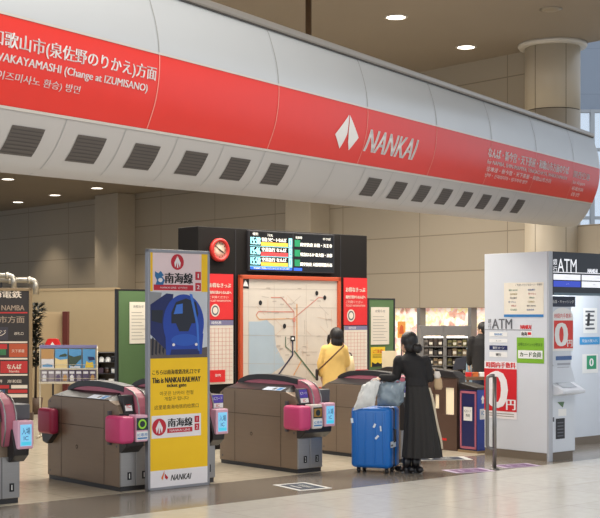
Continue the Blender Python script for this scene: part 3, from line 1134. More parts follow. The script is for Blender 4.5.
# ================================================================== black information wall
IO = at(198, 316, 17.07)
IO.z = 0
IW, IH, ID = 3.13, 3.0, 0.46
ish = Sheet(IO, R)
bk = mat('board_black', (24, 21, 20), 0.7, spec=0.2)
o = thing('information_wall', 'wide black information wall behind the gates', 'information board', (IO.x, IO.y, 0), ANG)
MB().box((0, 0, 0.0), (IW, ID, IH), bk, 0.01).build('cabinet', o)
b = MB()
for x in (235.5, 340.5):
    u = ish.uv(x, 280)[0]
    b.box((u - 0.006, -0.004, 0.1), (u + 0.006, 0.01, IH - 0.02), darkm)
b.build('joint', o)


def moved(t, u, v, off=0.0):
    t.location = IO + R * u + UP * v + E * (0.002 + off)
    t.rotation_euler = (0, 0, ANG)
    return Frame((0, 0, 0), (1, 0, 0), UP)


# clock
u, v = ish.uv(218.5, 250)
t = thing('wall_clock', 'round clock with a red rim on the black information wall', 'clock')
fr = moved(t, u, v)
cr = 0.158
MB().lathe([(cr - 0.045, -0.02), (cr - 0.04, -0.055), (cr - 0.015, -0.06), (cr, -0.04), (cr, 0.0), (cr - 0.045, 0)], (0, 0, 0), mat('clock_red', (196, 46, 40), 0.4), 40, axis='y').build('rim', t)
MB().lathe([(0.001, -0.022), (cr - 0.04, -0.022), (cr - 0.04, 0), (0.001, 0)], (0, 0, 0), mat('clock_face', (232, 214, 190), 0.5), 40, axis='y').build('face', t)
for k in range(12):
    a = k * PI / 6
    b = MB()
    b.line(fr, [(0.085 * math.cos(a), 0.085 * math.sin(a)), (0.105 * math.cos(a), 0.105 * math.sin(a))], 0.008, black, 0.024)
    b.build('hour_mark', t)
MB().line(fr, [(0.012, -0.008), (-0.075, 0.06)], 0.012, black, 0.028).build('minute_hand', t)
MB().line(fr, [(-0.012, 0.008), (0.06, -0.036)], 0.018, black, 0.031).build('hour_hand', t)

# departure display
u0, v0, u1, v1 = ish.box(247.5, 234, 331, 271)
t = thing('departure_display', 'lit train departure screen on top of the black information wall', 'display screen')
fr = moved(t, u0, v0)
w, h = u1 - u0, v1 - v0
MB().box((-0.02, -0.05, -0.02), (w + 0.02, 0, h + 0.02), darkm, 0.006).build('housing', t)
scr = mat('screen_black', (14, 14, 18), 0.25)


def glow(name, c, e=0.9):
    return mat(name, c, 0.4, emit=e)


cy, wh, ye, rd, gr, bl_ = (glow('led_cyan', (150, 226, 236)), glow('led_white', (240, 236, 226)), glow('led_amber', (236, 178, 64)), glow('led_red', (226, 60, 62)),
                           glow('led_green', (24, 120, 78), 0.7), glow('led_blue', (40, 90, 210), 0.9))
b = MB()
S = Frame((0, -0.051, 0), (1, 0, 0), UP)
b.rect(S, 0, 0, w, h, scr, 0.0005)


def q(x0, y0, x1, y1):
    """in the zoomed screen's own 0..1"""
    return x0 * w, (1 - y1) * h, x1 * w, (1 - y0) * h


b.text(S, '種別', *q(0.03, 0.02, 0.09, 0.09), wh, 0.003)
b.text(S, '行先', *q(0.19, 0.04, 0.27, 0.11), wh, 0.003)
b.text(S, '発車標', *q(0.53, 0.06, 0.61, 0.13), wh, 0.003)
b.text(S, 'のりば', *q(0.85, 0.06, 0.98, 0.13), wh, 0.003)
rows = (('15:38', '特急ラピートなんば', ye), ('15:46', '空港急行 なんば', rd), ('15:58', '空港急行 なんば', ye))
for i, (tm, tx, c) in enumerate(rows):
    y = 0.14 + i * 0.265
    b.text(S, tm, *q(0.01, y, 0.115, y + 0.19), cy, 0.003, bold=0.03)
    b.text(S, tx, *q(0.135, y, 0.42, y + 0.105), wh, 0.003, bold=0.02)
    b.rect(S, *q(0.125, y + 0.125, 0.44, y + 0.215), c, 0.002)
    b.rect(S, *q(0.45, y - 0.01, 0.49, y + 0.22), cy, 0.002)
    b.text(S, str(1 + i % 2), *q(0.456, y + 0.04, 0.484, y + 0.17), black, 0.004)
    b.rect(S, *q(0.0, y + 0.228, 0.49, y + 0.24), cy, 0.002)
    b.rect(S, *q(0.52, y + 0.02, 0.585, y + 0.2), gr, 0.002)
    b.text(S, ('関空快速 京橋・天王寺', '特急はるか 新大阪・京都', '関空快速 大阪環状線方面')[i], *q(0.59, y + 0.09, 0.98, y + 0.19), wh, 0.003, bold=0.02)
b.rect(S, *q(0.005, 0.915, 0.49, 0.99), bl_, 0.002)
b.text(S, '南海線をご利用いただきありがとうございます', *q(0.02, 0.93, 0.48, 0.975), wh, 0.004)
b.rect(S, *q(0.51, 0.915, 0.61, 0.99), bl_, 0.002)
b.rect(S, *q(0.496, 0.0, 0.506, 1.0), darkm, 0.003)
b.build('screen', t)

# railway network map
u0, v0 = ish.uv(237.8, 385)
u1 = ish.uv(338.8, 330)[0]
v1 = ish.uv(238, 274.8)[1]
v0 = 0.72
t = thing('route_map', 'large railway route map in an orange frame on the black wall', 'map board')
fr = moved(t, u0, v0)
w, h = u1 - u0, v1 - v0
org = mat('map_frame_orange', (186, 76, 40), 0.45)
b = MB()
for lo, hi in (((0, -0.05, 0), (0.055, 0, h)), ((w - 0.055, -0.05, 0), (w, 0, h)), ((0, -0.05, h - 0.055), (w, 0, h)), ((0, -0.05, 0), (w, 0, 0.055))):
    b.box(lo, hi, org, 0.006)
b.build('frame', t)
b = MB()
b.box((0.05, -0.02, 0.05), (w - 0.05, 0, h - 0.05), mat('map_paper', (208, 199, 187), 0.5))
S = Frame((0, -0.02, 0), (1, 0, 0), UP)
msh = Sheet(IO + R * u0 + UP * v0, R)


def mp(x, y):
    """map features read off an enlarged view of the board"""
    a = ish.uv(230 + x / 3.53, 270 + y / 3.53)
    return a[0] - u0, a[1] - v0


def ml(pts, wd, m, off=0.004):
    b.line(S, [mp(*p) for p in pts], wd * 0.75, m, off)


sea = mat('map_sea', (168, 184, 196), 0.5)
b.poly(S, [mp(62, 182), mp(100, 182), mp(125, 176), mp(152, 200), mp(158, 270), mp(180, 310), (mp(190, 320)[0], 0.4), (mp(62, 400)[0], 0.06), (mp(62, 320)[0], 0.4)], sea, 0.002)
b.poly(S, [mp(38, 28), mp(63, 30), mp(63, 66), mp(38, 64)], black, 0.003)
b.poly(S, [mp(50, 36), mp(56, 44), mp(60, 58), mp(42, 57), mp(46, 43)], white, 0.004)
gl = mat('map_grid', (176, 166, 156), 0.5)
for x in (62, 152, 265):
    ml([(x, 50), (x, 370)], 0.006, gl, 0.003)
for y in (66, 130, 230, 330):
    ml([(40, y), (378, y + 4)], 0.006, gl, 0.003)
road = mat('map_road', (206, 178, 158), 0.5)
rnd = random.Random(3)
for k in range(46):
    x, y = rnd.uniform(80, 360), rnd.uniform(60, 300)
    if x < 160 and y > 170:
        continue
    a = rnd.choice((0, 0.2, 1.57, 1.4, 0.8, 2.4))
    L_ = rnd.uniform(15, 60)
    x2, y2 = x + L_ * math.cos(a), y + L_ * math.sin(a)
    if 70 < x2 < 372 and 50 < y2 < 330:
        ml([(x, y), (x2, y2)], 0.007, road if k % 3 else gl, 0.0034)
lred = mat('line_red', (204, 134, 120), 0.5)
ldark = mat('line_navy', (52, 48, 74), 0.5)
lgrn = mat('line_green', (74, 106, 78), 0.5)
lora = mat('line_orange', (220, 156, 96), 0.5)
ml([(88, 160), (96, 147), (222, 148)], 0.02, lred)
ml([(88, 160), (98, 174), (220, 172)], 0.014, lora)
ml([(222, 170), (310, 96), (335, 100)], 0.016, lred)
ml([(140, 97), (178, 97), (222, 148), (222, 240)], 0.016, lred)
ml([(232, 120), (232, 290)], 0.022, lora)
ml([(217, 250), (217, 300), (165, 372)], 0.034, ldark, 0.005)
ml([(222, 285), (300, 384)], 0.026, lgrn, 0.0046)
ml([(192, 235), (192, 270), (217, 292)], 0.02, lgrn, 0.0046)
ml([(248, 320), (220, 372)], 0.02, lora)
b.poly(S, [mp(209, 233), mp(225, 233), mp(225, 251), mp(209, 251)], black, 0.006)
b.poly(S, [mp(213, 238), mp(221, 238), mp(221, 246), mp(213, 246)], white, 0.007)
for x, y in ((103, 116), (302, 82), (188, 198), (222, 176), (330, 98)):
    uu_, vv_ = mp(x, y)
    b.disc(S, uu_, vv_, 0.03, 0.035, black if y != 176 else lred, 0.006, 14)
for k in range(34):
    x, y = rnd.uniform(90, 352), rnd.uniform(62, 320)
    if x < 165 and y > 170:
        continue
    uu_, vv_ = mp(x, y)
    b.rect(S, uu_ - 0.035, vv_ - 0.005, uu_ + 0.035, vv_ + 0.005, gl, 0.0055)
b.build('map_sheet', t)

# red notices and timetables on both sides of the map
paper_t = mat('timetable_paper', (222, 212, 198), 0.5)


def red_notice(box4, label):
    u0, v0, u1, v1 = ish.box(*box4)
    t = thing('red_notice', label, 'poster')
    fr = moved(t, u0, v0)
    w, h = u1 - u0, v1 - v0
    b = MB()
    b.box((0, -0.012, 0), (w, 0, h), red)
    S = Frame((0, -0.012, 0), (1, 0, 0), UP)
    b.text(S, 'お得なきっぷ', w * 0.08, h * 0.70, w * 0.9, h * 0.80, paper_t, bold=0.02)
    b.text(S, '関西空港からなんばへ', w * 0.08, h * 0.56, w * 0.92, h * 0.63, paper_t, bold=0.02)
    b.text(S, 'ご利用ください', w * 0.08, h * 0.46, w * 0.8, h * 0.52, paper_t)
    b.text(S, 'TICKET INFORMATION', w * 0.08, h * 0.39, w * 0.9, h * 0.43, paper_t)
    b.disc(S, w * 0.3, h * 0.2, w * 0.17, w * 0.19, paper_t)
    b.disc(S, w * 0.3, h * 0.2, w * 0.13, w * 0.15, greytxt, 0.004)
    b.disc(S, w * 0.3, h * 0.2, w * 0.09, w * 0.10, paper_t, 0.005)
    b.build('sheet', t)


def timetable(box4, label):
    u0, v0, u1, v1 = ish.box(*box4)
    t = thing('timetable', label, 'timetable')
    fr = moved(t, u0, v0)
    w, h = u1 - u0, v1 - v0
    b = MB()
    b.box((0, -0.012, 0), (w, 0, h), paper_t)
    S = Frame((0, -0.012, 0), (1, 0, 0), UP)
    b.rect(S, 0, h * 0.92, w, h, mat('timetable_head', (120, 116, 150), 0.5))
    b.text(S, '時刻表', w * 0.1, h * 0.935, w * 0.6, h * 0.985, white)
    for k in range(1, 7):
        b.rect(S, w * k / 7 - 0.003, h * 0.04, w * k / 7 + 0.003, h * 0.88, lred)
    for k in range(1, 14):
        b.rect(S, w * 0.03, h * k / 15 - 0.002, w * 0.97, h * k / 15 + 0.002, lred)
    b.build('sheet', t)


red_notice((206.5, 274, 232.6, 319.5), 'red notice with pale text under the red clock')
red_notice((343.2, 278, 366.5, 325), 'red notice with pale text right of the route map')
timetable((206.5, 320.2, 232.6, 384), 'pale timetable sheet below the red notice under the clock')
timetable((343.6, 325.8, 366.5, 377), 'pale timetable sheet right of the woman in yellow')
u0, v0, u1, v1 = ish.box(214, 385, 230, 400)
u0, v0, u1, v1 = ish.box(355, 369.5, 366.8, 381)
t = thing('small_red_card', 'small red card below the timetable, right of the cream shoulder bag', 'card')
fr = moved(t, u0, v0, 0.014)
b = MB()
b.box((0, -0.01, 0), (u1 - u0, 0, v1 - v0), red)
S = Frame((0, -0.01, 0), (1, 0, 0), UP)
b.text(S, '案内', 0.06, 0.07, u1 - u0 - 0.06, v1 - v0 - 0.05, white)
b.build('sheet', t)
t = thing('small_red_card', 'small red card below the left timetable, just right of the yellow board', 'card')
u0, v0, u1, v1 = ish.box(209, 370, 224, 382)
fr = moved(t, u0, v0, 0.014)
b = MB()
b.box((0, -0.01, 0), (u1 - u0, 0, v1 - v0), red)
b.text(Frame((0, -0.01, 0), (1, 0, 0), UP), '案内', 0.08, 0.07, u1 - u0 - 0.08, v1 - v0 - 0.05, white)
b.build('sheet', t)

# green notice boards left and right of the black wall
grn = mat('notice_green', (84, 112, 72), 0.6)


def green_board(px0, px1, ptop, Y, label):
    O = at(px0, 316, Y)
    O.z = 0
    s = Sheet(O, R)
    w = s.uv(px1, 316)[0]
    h = s.uv(px0, ptop)[1]
    t = thing('notice_board', label, 'notice board', (O.x, O.y, 0), ANG)
    MB().box((0, 0, 0.15), (w, 0.05, h), grn, 0.004).build('panel', t)
    b = MB()
    for lo, hi in (((-0.03, -0.005, 0), (0.0, 0.055, h + 0.02)), ((w, -0.005, 0), (w + 0.03, 0.055, h + 0.02)), ((-0.03, -0.005, h), (w + 0.03, 0.055, h + 0.02))):
        b.box(lo, hi, darkm)
    b.build('frame', t)
    return O, s


O, s = green_board(118.5, 160, 290.5, 18.2, 'green notice board partly behind the left side of the yellow board')


def sheet_on(O, s, box4, name, label, cat, m, fn=None, off=0.003):
    u0, v0, u1, v1 = s.box(*box4)
    w, h = u1 - u0, v1 - v0
    L_ = O + R * u0 + UP * v0 + E * off
    t = thing(name, label, cat, L_, ANG)
    b = MB()
    b.box((0, -0.008, 0), (w, 0, h), m)
    if fn:
        fn(b, Frame((0, -0.008, 0), (1, 0, 0), UP), w, h)
    b.build('sheet', t)
    return t


def lines_fn(b, S, w, h):
    b.text(S, 'お知らせ', w * 0.2, h * 0.86, w * 0.8, h * 0.93, greytxt)
    for k in range(9):
        b.rect(S, w * 0.1, h * (0.1 + 0.08 * k), w * (0.9 - 0.1 * (k % 3)), h * (0.115 + 0.08 * k), mat('faint_print', (168, 160, 150), 0.5))


def yellow_fn(b, S, w, h):
    b.text(S, 'ご注意', w * 0.15, h * 0.68, w * 0.85, h * 0.88, mat('orange_print', (210, 90, 30), 0.5), bold=0.02)
    for k in range(3):
        b.rect(S, w * 0.1, h * (0.45 + 0.07 * k), w * 0.8, h * (0.47 + 0.07 * k), dk)
    b.poly(S, [(w * 0.05, 0), (w * 0.95, 0), (w * 0.95, h * 0.12), (w * 0.8, h * 0.2), (w * 0.65, h * 0.14), (w * 0.45, h * 0.22), (w * 0.3, h * 0.14), (w * 0.05, h * 0.24)], black)


sheet_on(O, s, (129.3, 302, 146.5, 343.5), 'notice_sheet', 'white printed sheet on the left green board', 'poster', cream, lines_fn)
O, s = green_board(369.2, 393.6, 299.5, 20.2, 'green notice board right of the black information wall')
sheet_on(O, s, (370.6, 307.2, 388.6, 344.5), 'notice_sheet', 'white printed sheet at the top of the right green board', 'poster', paper_t, lines_fn)
sheet_on(O, s, (370.6, 347, 384.6, 366.5), 'yellow_notice', 'yellow notice with orange heading on the right green board', 'poster', mat('notice_yellow', (234, 196, 48), 0.5), yellow_fn)
q_ = at(389, 351, 19.3)
o = thing('standing_signboard', 'plain cream signboard standing between the yellow notice and the woman in black', 'signboard', (q_.x, q_.y, 0), 0)
MB().box((-0.105, 0, 0.05), (0.105, 0.03, q_.z), mat('panel_cream', (216, 200, 166), 0.6), 0.004).build('board', o)
b = MB()
for x in (-0.09, 0.09):
    b.box((x - 0.012, 0.03, 0), (x + 0.012, 0.05, q_.z - 0.1), darkm)
    b.box((x - 0.012, -0.1, 0), (x + 0.012, 0.15, 0.03), darkm)
b.build('stand', o)

# ================================================================== white cash machine booth
AO = ground(548.3, 461.8)
AH, AD, AWID = 2.6, 1.03, 2.6
a_wh = mat('booth_white', (212, 216, 223), 0.42, var=0.02)
a_sk = mat('booth_skirting', (120, 108, 94), 0.5)
a_dk = mat('booth_header', (36, 40, 48), 0.4)
a_cool = mat('booth_inner', (214, 220, 228), 0.45, var=0.02)
o = thing('cash_machine_booth', 'white cash machine booth at the right edge with a dark ATM header', 'ATM booth', (AO.x, AO.y, 0), ANG)
MB().box((0, 0.02, 0.10), (0.07, AD, AH), a_wh, 0.004).build('side_wall', o)
MB().box((0.005, 0.03, 0), (0.065, AD - 0.005, 0.10), a_sk).build('skirting', o)
MB().box((-0.002, -0.012, 0.0), (0.075, 0.022, AH), mat('booth_edge', (178, 182, 190), 0.4), 0.004).build('corner_post', o)
MB().box((0.07, 0.07, AH - 0.06), (AWID, AD + 0.04, AH), a_wh).build('roof', o)
MB().box((0.07, AD - 0.02, 0.0), (AWID, AD + 0.04, AH - 0.06), a_cool).build('rear_wall', o)
MB().box((0.07, AD - 0.035, 0.0), (AWID, AD - 0.02, 0.11), a_sk).build('rear_skirting', o)
b = MB()
b.box((0.3, 0.45, AH - 0.10), (AWID - 0.2, 0.6, AH - 0.06), mat('booth_fill_glow', (250, 252, 255), 0.4, emit=3.0))  # unseen glowing strip added to brighten the booth interior
b.build('added_glow_strip', o)
for lx in (0.55, 1.6):
    l = bpy.data.lights.new('booth_fill', 'AREA')  # added fill that goes with the glowing strip
    l.shape, l.size, l.size_y, l.energy, l.color = 'RECTANGLE', 0.8, 0.2, 16, (0.95, 0.98, 1.0)
    lo = bpy.data.objects.new('booth_fill', l)
    COL.objects.link(lo)
    lo.parent = o
    lo.location = (lx, 0.4, AH - 0.12)
# header sign
ash = Sheet(AO, R)
b = MB()
b.box((0.075, -0.02, AH - 0.54), (AWID, 0.07, AH), a_dk, 0.004)
HF = Frame((0, -0.02, 0), (1, 0, 0), UP)


def HB(x0, y0, x1, y1):
    return ash.box(x0, y0, x1, y1)


lit = mat('header_lit', (236, 238, 244), 0.4, emit=0.55)
litb = mat('header_blue', (52, 74, 190), 0.4, emit=0.5)
u, v, u2, v2 = HB(556, 259, 575, 272.2)
b.text(HF, 'ATM', u, v, u2, v2, lit)
u, v, u2, v2 = HB(551.6, 259, 555.6, 265)
b.text(HF, '銀', u, v, u2, v2, lit)
u, v, u2, v2 = HB(551.6, 266, 555.6, 272.2)
b.text(HF, '行', u, v, u2, v2, lit)
u, v, u2, v2 = HB(551.6, 272.6, 600, 273.3)
b.rect(HF, u, v, AWID - 0.05, v2, lit)
u, v, u2, v2 = HB(586, 269, 596, 273)
b.text(HF, 'NANKAI', u, v, u2, v2, lit, shear=0.2, bold=0.02)
u, v, u2, v2 = HB(552, 274.5, 579, 280)
b.rect(HF, u, v, u2, v2, lit, 0.003)
b.text(HF, 'ご利用いただけます', u + 0.1, v + 0.03, u2 - 0.1, v2 - 0.03, greytxt, 0.005)
ux, _, ux2, _ = HB(580.2, 274.5, 612, 280)
b.rect(HF, ux, v, ux2, v2, lit, 0.003)
b.text(HF, '海外カード対応', ux + 0.1, v + 0.03, ux2 - 0.1, v2 - 0.03, greytxt, 0.005)
u, v, u2, v2 = HB(552, 281, 579, 287)
b.rect(HF, u, v, u2, v2, litb, 0.003)
b.text(HF, 'BANK  CARD', u + 0.1, v + 0.04, u2 - 0.08, v2 - 0.04, lit, 0.005)
b.rect(HF, ux, v, ux2, v2, lit, 0.003)
b.text(HF, '銀行', ux + 0.16, v + 0.03, ux + 0.36, v2 - 0.03, navy, 0.005)
b.rect(HF, 0.08, AH - 0.54, AWID, AH - 0.51, mat('header_strip', (96, 116, 128), 0.4), 0.002)
b.build('header_sign', o)
# machine column under the header
mw = ash.uv(577, 440)[0]
b = MB()
b.prism([(0.03, 0.10), (0.03, 0.86), (-0.0, 0.92), (0.03, 1.0), (0.09, 1.16), (0.09, AH - 0.6), (0.34, AH - 0.6), (0.34, 0.10)], 0.08, mw, a_cool, 'x', 0.004)
b.box((0.10, 0.05, 0), (mw - 0.02, 0.32, 0.10), a_sk)
b.build('machine_column', o)
b = MB()
b.prism([(-0.16, 0.84), (-0.16, 0.875), (0.05, 0.985), (0.05, 0.80)], 0.085, mw - 0.03, a_wh, 'x', 0.012)
TF = Frame((0.12, -0.12, 0.897), (1, 0, 0), Vector((0, 0.21, 0.11)).normalized())
b.rect(TF, 0.03, 0.02, mw - 0.25, 0.15, mat('keypad', (150, 158, 168), 0.3), 0.004)
b.build('tray', o)
CF = Frame((0, 0.09, 0), (1, 0, 0), UP)
CF2 = Frame((0, 0.03, 0), (1, 0, 0), UP)
csh = Sheet(AO - E * 0.09, R)


def CB(x0, y0, x1, y1):
    return csh.box(x0, y0, x1, y1)


b = MB()
u, v, u2, v2 = CB(550.8, 296.4, 575, 306.8)
b.rect(CF, u, v, u2, v2, mat('strip_navy', (34, 40, 62), 0.4), 0.004)
b.text(CF, '出金・キャッシング', u + 0.03, v + 0.045, u2 - 0.03, v2 - 0.045, white, 0.006)
b.build('service_strip', o)
zero_red = mat('zero_poster_red', (222, 62, 52), 0.45)
b = MB()
u, v, u2, v2 = CB(551.5, 307.5, 573, 351)
n = 12
pl = [(u, v), (u2, v)] + [((u + u2) / 2 + (u2 - u) / 2 * math.cos(PI * k / n), v2 - 0.12 + 0.12 * math.sin(PI * k / n)) for k in range(n + 1)]
b.poly(CF, pl, white, 0.004)
u, v, u2, v2 = CB(554, 313.5, 571, 318.3)
b.text(CF, '時間内手数料', u, v, u2, v2, red, 0.006)
u, v, u2, v2 = CB(553.6, 320.5, 572.6, 348.5)
b.rect(CF, u, v, u2, v2, zero_red, 0.006)
w = u2 - u
h = v2 - v
b.text(CF, '0', u + 0.06 * w, v + 0.08 * h, u + 0.70 * w, v + 0.92 * h, white, 0.008, bold=0.03)
b.text(CF, '円', u + 0.70 * w, v + 0.06 * h, u + 0.95 * w, v + 0.30 * h, white, 0.008, bold=0.02)
b.build('zero_poster', o)
b = MB()
u, v, u2, v2 = CB(555.5, 356, 571.5, 360)
b.rect(CF, u, v, u2, v2, mat('label_blue', (74, 104, 156), 0.4), 0.004)
for k, y in enumerate((363, 367, 371, 375, 379)):
    u, v, u2, v2 = CB(557, y, 570 - k, y + 2)
    b.rect(CF, u, v, u2, v2, mat('label_faint', (168, 172, 182), 0.4), 0.004)
u, v, u2, v2 = CB(549.6, 354, 553, 366)
b.poly(CF, [(u, v), (u2, v), (u, v2)], darkm, 0.004)
b.build('usage_label', o)
b = MB()
u, v, u2, v2 = ash.box(557.5, 418.5, 566.5, 439)
b.rect(CF2, u, v, u2, v2, darkm, 0.004)
for k in range(5):
    b.rect(CF2, u + 0.03, v + (0.12 + 0.16 * k) * (v2 - v), u2 - 0.03, v + (0.18 + 0.16 * k) * (v2 - v), greytxt, 0.006)
u, v, u2, v2 = ash.box(552, 417.5, 556, 422)
b.rect(CF2, u, v, u2, v2, greytxt, 0.004)
u, v, u2, v2 = ash.box(559, 402, 566, 408)
b.poly(CF2, [(u, v2), (u2, v2), (u2 - 0.03, v), (u + 0.05, v + 0.04)], mat('label_green', (90, 120, 84), 0.4), 0.004)
u, v, u2, v2 = ash.box(560, 409, 568, 416)
b.rect(CF2, u, v, u2, v2, white, 0.004)
b.build('front_label', o)
# posters on the rear wall of the booth
rsh = Sheet(AO - E * (AD - 0.02), R)
RF = Frame((0, AD - 0.02, 0), (1, 0, 0), UP)
b = MB()
u, v, u2, v2 = rsh.box(583, 308, 597, 333)
b.rect(RF, u, v, u2, v2, white, 0.003)
for k in range(5):
    b.rect(RF, u + 0.05, v + 0.05 + 0.06 * k, u2 - 0.06 - 0.02 * (k % 2), v + 0.075 + 0.06 * k, greytxt, 0.005)
b.poly(RF, [(u + 0.1, v + 0.28), (u + 0.16, v + 0.28), (u + 0.14, v + 0.1), (u + 0.08, v + 0.1)], darkm, 0.006)
b.build('guide_poster', o)
b = MB()
u, v, u2, v2 = rsh.box(579.5, 337, 599.5, 344.5)
b.rect(RF, u, v, u2, v2, mat('poster_sky_blue', (52, 150, 210), 0.4), 0.003)
b.text(RF, '現金お預入れ', u + 0.03, v + 0.03, u2 - 0.03, v2 - 0.03, white, 0.005)
b.build('blue_poster', o)
b = MB()
u, v, u2, v2 = rsh.box(582, 354, 598, 373)
b.rect(RF, u, v, u2, v2, white, 0.003)
u, v, u2, v2 = rsh.box(586.5, 355.5, 596, 369)
b.rect(RF, u, v, u2, v2, mat('poster_green', (38, 150, 104), 0.4), 0.005)
b.text(RF, '0', u + 0.03, v + 0.04, u2 - 0.04, v2 - 0.04, white, 0.007, bold=0.03)
b.build('green_poster', o)
# posters on the side wall
SF = Frame((0, AD, 0), (0, -1, 0), UP)
ssh = Sheet(AO - E * AD, E)


def SB(x0, y0, x1, y1):
    return ssh.box(x0, y0, x1, y1)


b = MB()
u, v, u2, v2 = SB(504.2, 282.5, 543.8, 317)
b.rect(SF, u, v, u2, v2, cream, 0.004)
w, h = u2 - u, v2 - v
b.rect(SF, u, v, u2, v + 0.075 * h, blue_p, 0.006)
b.text(SF, 'ご利用いただけるカード・手数料', u + 0.3 * w, v + 0.9 * h, u + 0.97 * w, v + 0.965 * h, greytxt, 0.006)
rnd2 = random.Random(5)
cols = [mat('word_green', (96, 140, 120), 0.5), mat('word_blue', (90, 110, 160), 0.5), mat('word_ochre', (170, 150, 80), 0.5), mat('word_red', (190, 80, 80), 0.5), greytxt]
names = ('銀行 BANK', '信用金庫', '信託銀行', 'ゆうちょ', '農協 JA', 'CARD')
for r_ in range(6):
    for c_ in range(2):
        y = v + h * (0.76 - 0.115 * r_)
        x = u + w * (0.10 + 0.46 * c_)
        b.text(SF, names[(r_ + c_ * 2) % 6], x, y, x + w * rnd2.uniform(0.22, 0.32), y + 0.05 * h, cols[(r_ * 2 + c_) % 5], 0.006, bold=0.02)
b.build('card_list_poster', o)
b = MB()
u, v, u2, v2 = SB(492.2, 318.8, 512.2, 328.8)
b.text(SF, 'ATM', u, v, u2, v2, greytxt, 0.004, bold=0.01)
u, v, u2, v2 = SB(488.2, 318.8, 491.4, 323.4)
b.text(SF, '銀', u, v, u2, v2, greytxt, 0.004)
u, v, u2, v2 = SB(488.2, 324.2, 491.4, 328.8)
b.text(SF, '行', u, v, u2, v2, greytxt, 0.004)
u, v, u2, v2 = SB(485, 329.6, 532, 330.1)
b.rect(SF, u, v, u2, v2, greytxt, 0.004)
u, v, u2, v2 = SB(520.5, 325, 531.5, 329)
b.text(SF, 'NANKAI', u, v, u2, v2, red, 0.004, shear=0.2, bold=0.03)
u, v, u2, v2 = SB(521, 331, 532, 336.5)
b.rect(SF, u, v, u2, v2, white, 0.003)
b.text(SF, '南海', u + 0.01, v + 0.01, u + 0.1, v2 - 0.01, black, 0.005, bold=0.02)
b.rect(SF, u + 0.11, v + 0.02, u2 - 0.01, v2 - 0.015, red, 0.005)
b.build('atm_lettering', o)
b = MB()
for (y0, y1, m_, tx, tm) in ((332, 336.5, white, 'BANK', blue_p), (339, 342.5, white, 'サービス', greytxt), (345.5, 350, navy, '銀行 ローン', white), (352, 357, white, '銀行', black)):
    u, v, u2, v2 = SB(489.5, y0, 507.5, y1)
    b.rect(SF, u, v, u2, v2, m_, 0.003)
    b.text(SF, tx, u + 0.06, v + 0.015, u2 - 0.05, v2 - 0.015, tm, 0.005, bold=0.02)
b.build('bank_label', o)
b = MB()
u, v, u2, v2 = SB(517, 337.6, 544.2, 363.2)
b.rect(SF, u, v, u2, v2, green_p, 0.004)
w, h = u2 - u, v2 - v
b.text(SF, 'お得なポイントが貯まる', u + 0.06 * w, v + 0.66 * h, u2 - 0.06 * w, v + 0.8 * h, mat('dark_green_print', (40, 84, 28), 0.5), 0.006)
b.rect(SF, u + 0.05 * w, v + 0.18 * h, u2 - 0.05 * w, v + 0.5 * h, white, 0.006)
b.text(SF, 'カード会員', u + 0.12 * w, v + 0.24 * h, u2 - 0.1 * w, v + 0.44 * h, mat('dark_green_print', (40, 84, 28), 0.5), 0.008, bold=0.02)
b.build('green_poster', o)
b = MB()
u, v, u2, v2 = SB(484.6, 361.3, 517, 418.5)
b.rect(SF, u, v, u2, v2, paper, 0.004)
w, h = u2 - u, v2 - v
b.text(SF, '時間内手数料', u + 0.06 * w, v + 0.885 * h, u2 - 0.04 * w, v + 0.985 * h, red, 0.006, bold=0.025)
b.rect(SF, u, v + 0.13 * h, u2, v + 0.87 * h, mat('zero_side_red', (212, 34, 44), 0.45), 0.006)
b.text(SF, '0', u + 0.08 * w, v + 0.18 * h, u + 0.70 * w, v + 0.83 * h, paper, 0.008, bold=0.02)
b.text(SF, '円', u + 0.69 * w, v + 0.16 * h, u + 0.96 * w, v + 0.34 * h, paper, 0.008, bold=0.025)
for k in range(2):
    b.rect(SF, u + 0.05 * w, v + (0.04 + 0.04 * k) * h, u2 - 0.08 * w, v + (0.055 + 0.04 * k) * h, mat('faint_print', (168, 160, 150), 0.5), 0.006)
b.build('zero_poster', o)

# U shaped handrail in front of the booth
HO = ground(494.5, 469.5)
o = thing('guard_rail', 'U shaped stainless guard rail before the red zero poster', 'rail', (HO.x, HO.y, 0))
st = mat('rail_stainless', (128, 125, 122), 0.34, 0.85)
b = MB()
lx = -0.085
arc = [(lx + 0.04 - 0.04 * math.cos(a), 0, 1.06 + 0.04 * math.sin(a)) for a in [PI / 2 * k / 6 for k in range(7)]]
b.tube([(0, 0, 0.245), (lx + 0.04, 0, 0.245)], 0.02, st, 12)
b.tube([(0.0, 0, 0), (0, 0, 1.09)], 0.024, st, 14)
b.build('post', o)
b = MB()
b.tube([(0, 0, 1.10), (lx + 0.04, 0, 1.10)] + arc[::-1] + [(lx, 0, 0.285), (lx + 0.012, 0, 0.257), (lx + 0.04, 0, 0.245), (0, 0, 0.245)], 0.021, st, 12)
b.build('bow', o)
MB().lathe([(0.028, 0.014), (0.055, 0.012), (0.06, 0), (0.028, 0)], (0, 0, 0), st, 20).build('foot_plate', o)

# floor stickers


